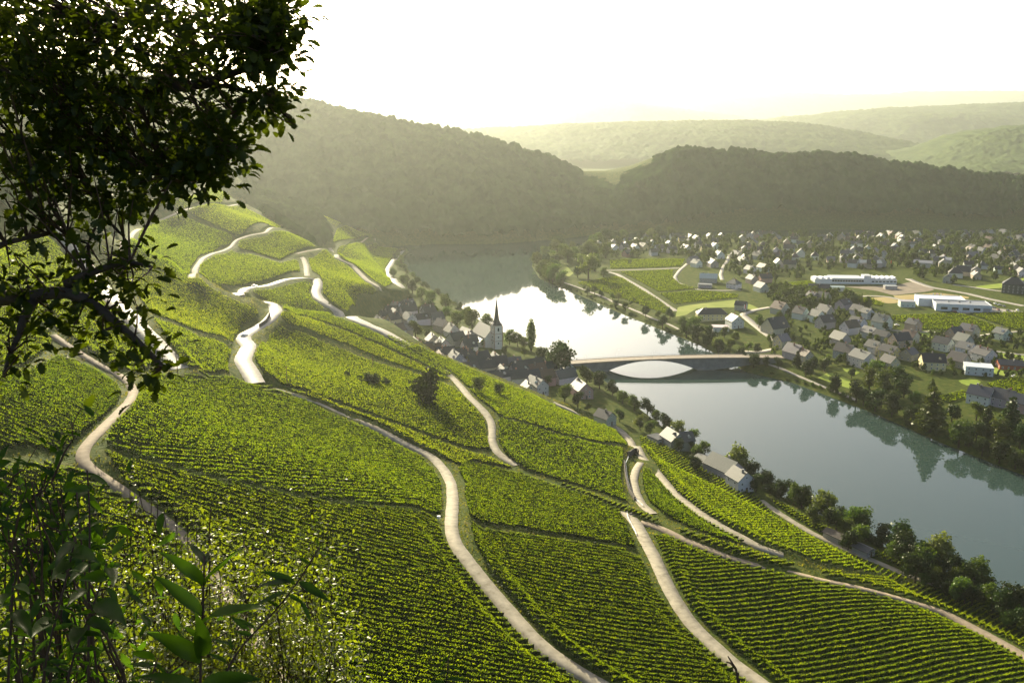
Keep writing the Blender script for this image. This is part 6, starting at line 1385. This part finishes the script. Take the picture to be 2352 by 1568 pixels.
sprig('reddish near sprig with pale sunlit leaves leaning right', [Z7(1480, 1700, D), Z7(1540, 1480, D), Z7(1620, 1330, D), Z7(1730, 1230, D), Z7(1840, 1150, D), Z7(1960, 1000, D), Z7(2050, 870, D), Z7(2130, 770, D), Z7(2200, 660, D), Z7(2205, 620, D)],
      [(Z7(2205, 620, D), Z7(2165, 560, D)), (Z7(2205, 625, D), Z7(2245, 600, D)), (Z7(2140, 755, D), Z7(2060, 690, D)), (Z7(2035, 885, D), Z7(1825, 775, D - .05)), (Z7(2030, 890, D), Z7(1800, 840, D - .1)), (Z7(2060, 870, D), Z7(2265, 985, D - .05)), (Z7(2195, 665, D), Z7(2352, 715, D)), (Z7(2140, 760, D), Z7(2255, 740, D)), (Z7(1985, 960, D), Z7(2095, 1010, D)), (Z7(1960, 1030, D), Z7(2015, 1125, D)), (Z7(1930, 1050, D), Z7(1840, 985, D)), (Z7(2060, 1000, D), Z7(2165, 1145, D)), (Z7(1985, 950, D), Z7(1735, 1005, D)), (Z7(1720, 1200, D), Z7(1590, 1105, D)), (Z7(1740, 1240, D), Z7(1615, 1200, D)), (Z7(1760, 1200, D), Z7(1640, 1100, D)), (Z7(1830, 1160, D), Z7(1740, 1100, D)), (Z7(1620, 1330, D), Z7(1450, 1230, D)), (Z7(1560, 1430, D), Z7(1430, 1340, D)), (Z7(1600, 1340, D), Z7(1580, 1240, D)), (Z7(1540, 1480, D), Z7(1640, 1440, D))], 2, .0055)
def auto_leaves(stem, n, d, ln, seed):
    r_ = np.random.default_rng(seed); S_ = resample(np.array([[a, b] for a, b, _ in stem]), 4.0); out = []
    for k in range(n):
        j = int((k + .5) / n * (len(S_) - 1)); a = S_[j]; s_ = 1 if k % 2 else -1; L = r_.uniform(*ln); ang = r_.uniform(-.5, .75)
        out.append(((a[0], a[1], d), (a[0] + s_ * L * math.cos(ang), a[1] + L * math.sin(ang) * (1 if r_.random() < .7 else -1), d + r_.uniform(-.12, .08))))
    return out
for i, (stem, n_, ln, lab) in enumerate((
    ([Z7(600, 1650, 1.9), Z7(612, 1200, 1.9), Z7(618, 640, 1.9), Z7(620, 160, 1.9), Z7(600, 100, 1.9)], 18, (28, 52), 'tall straight dark sprig at the lower left'),
    ([Z7(420, 1700, 1.7), Z7(500, 1300, 1.7), Z7(640, 1080, 1.7), Z7(720, 900, 1.7), Z7(735, 740, 1.7)], 16, (30, 58), 'bending dark sprig beside the tall straight one'),
    ([Z7(560, 640, 2.1), Z7(545, 420, 2.1), Z7(522, 200, 2.1)], 7, (28, 50), 'short side sprig left of the tall straight one'),
    ([Z7(260, 1700, 1.8), Z7(330, 1300, 1.8), Z7(420, 1000, 1.8), Z7(500, 700, 1.8), Z7(520, 560, 1.8)], 17, (30, 58), 'dark sprig in front of the lower left scrub'),
    ([Z7(980, 1700, 2.0), Z7(1020, 1520, 2.0), Z7(1060, 1420, 2.0), Z7(1090, 1390, 2.0)], 9, (40, 70), 'low sprig with sunlit leaves at the bottom left'),
    ([Z7(40, 1700, 1.6), Z7(60, 1300, 1.6), Z7(100, 1050, 1.6), Z7(90, 880, 1.6)], 20, (28, 56), 'dark sprig in the lower left corner'),
    ([(1020, 1640, 2.4), (1024, 1568, 2.4), (1032, 1530, 2.4), (1030, 1505, 2.4)], 9, (22, 42), 'small sprig tip at the bottom edge below the big plot'),
    ([(910, 1660, 2.2), (925, 1590, 2.2), (935, 1560, 2.2)], 5, (25, 50), 'sprig tip just showing at the bottom edge'))):
    sprig(lab, stem, auto_leaves(stem, n_, stem[0][2], ln, 10 + i), 30 + i, .005)
tg = add('bare_twig', None, label='bare forked twig at the bottom edge over the right track', cat='twig'); q = [px3(1705, 1640, 3), px3(1697, 1568, 3), px3(1690, 1535, 3), px3(1672, 1506, 3)]
gz = float(base_height(np.array([q[0].x]), np.array([q[0].y]))[0]); q = [Vector((q[0].x, q[0].y, min(gz - .05, q[0].z - .2)))] + q
add('stem', MB().tube([tuple(p) for p in q], [.008, .006, .005, .004, .002], 6).mesh('stem'), M['twig'], tg); add('side_twig', MB().tube([tuple(q[3]), tuple(px3(1678, 1522, 2.95)), tuple(px3(1668, 1519, 2.9))], [.004, .003, .0015], 5).mesh('side_twig'), M['twig'], tg)
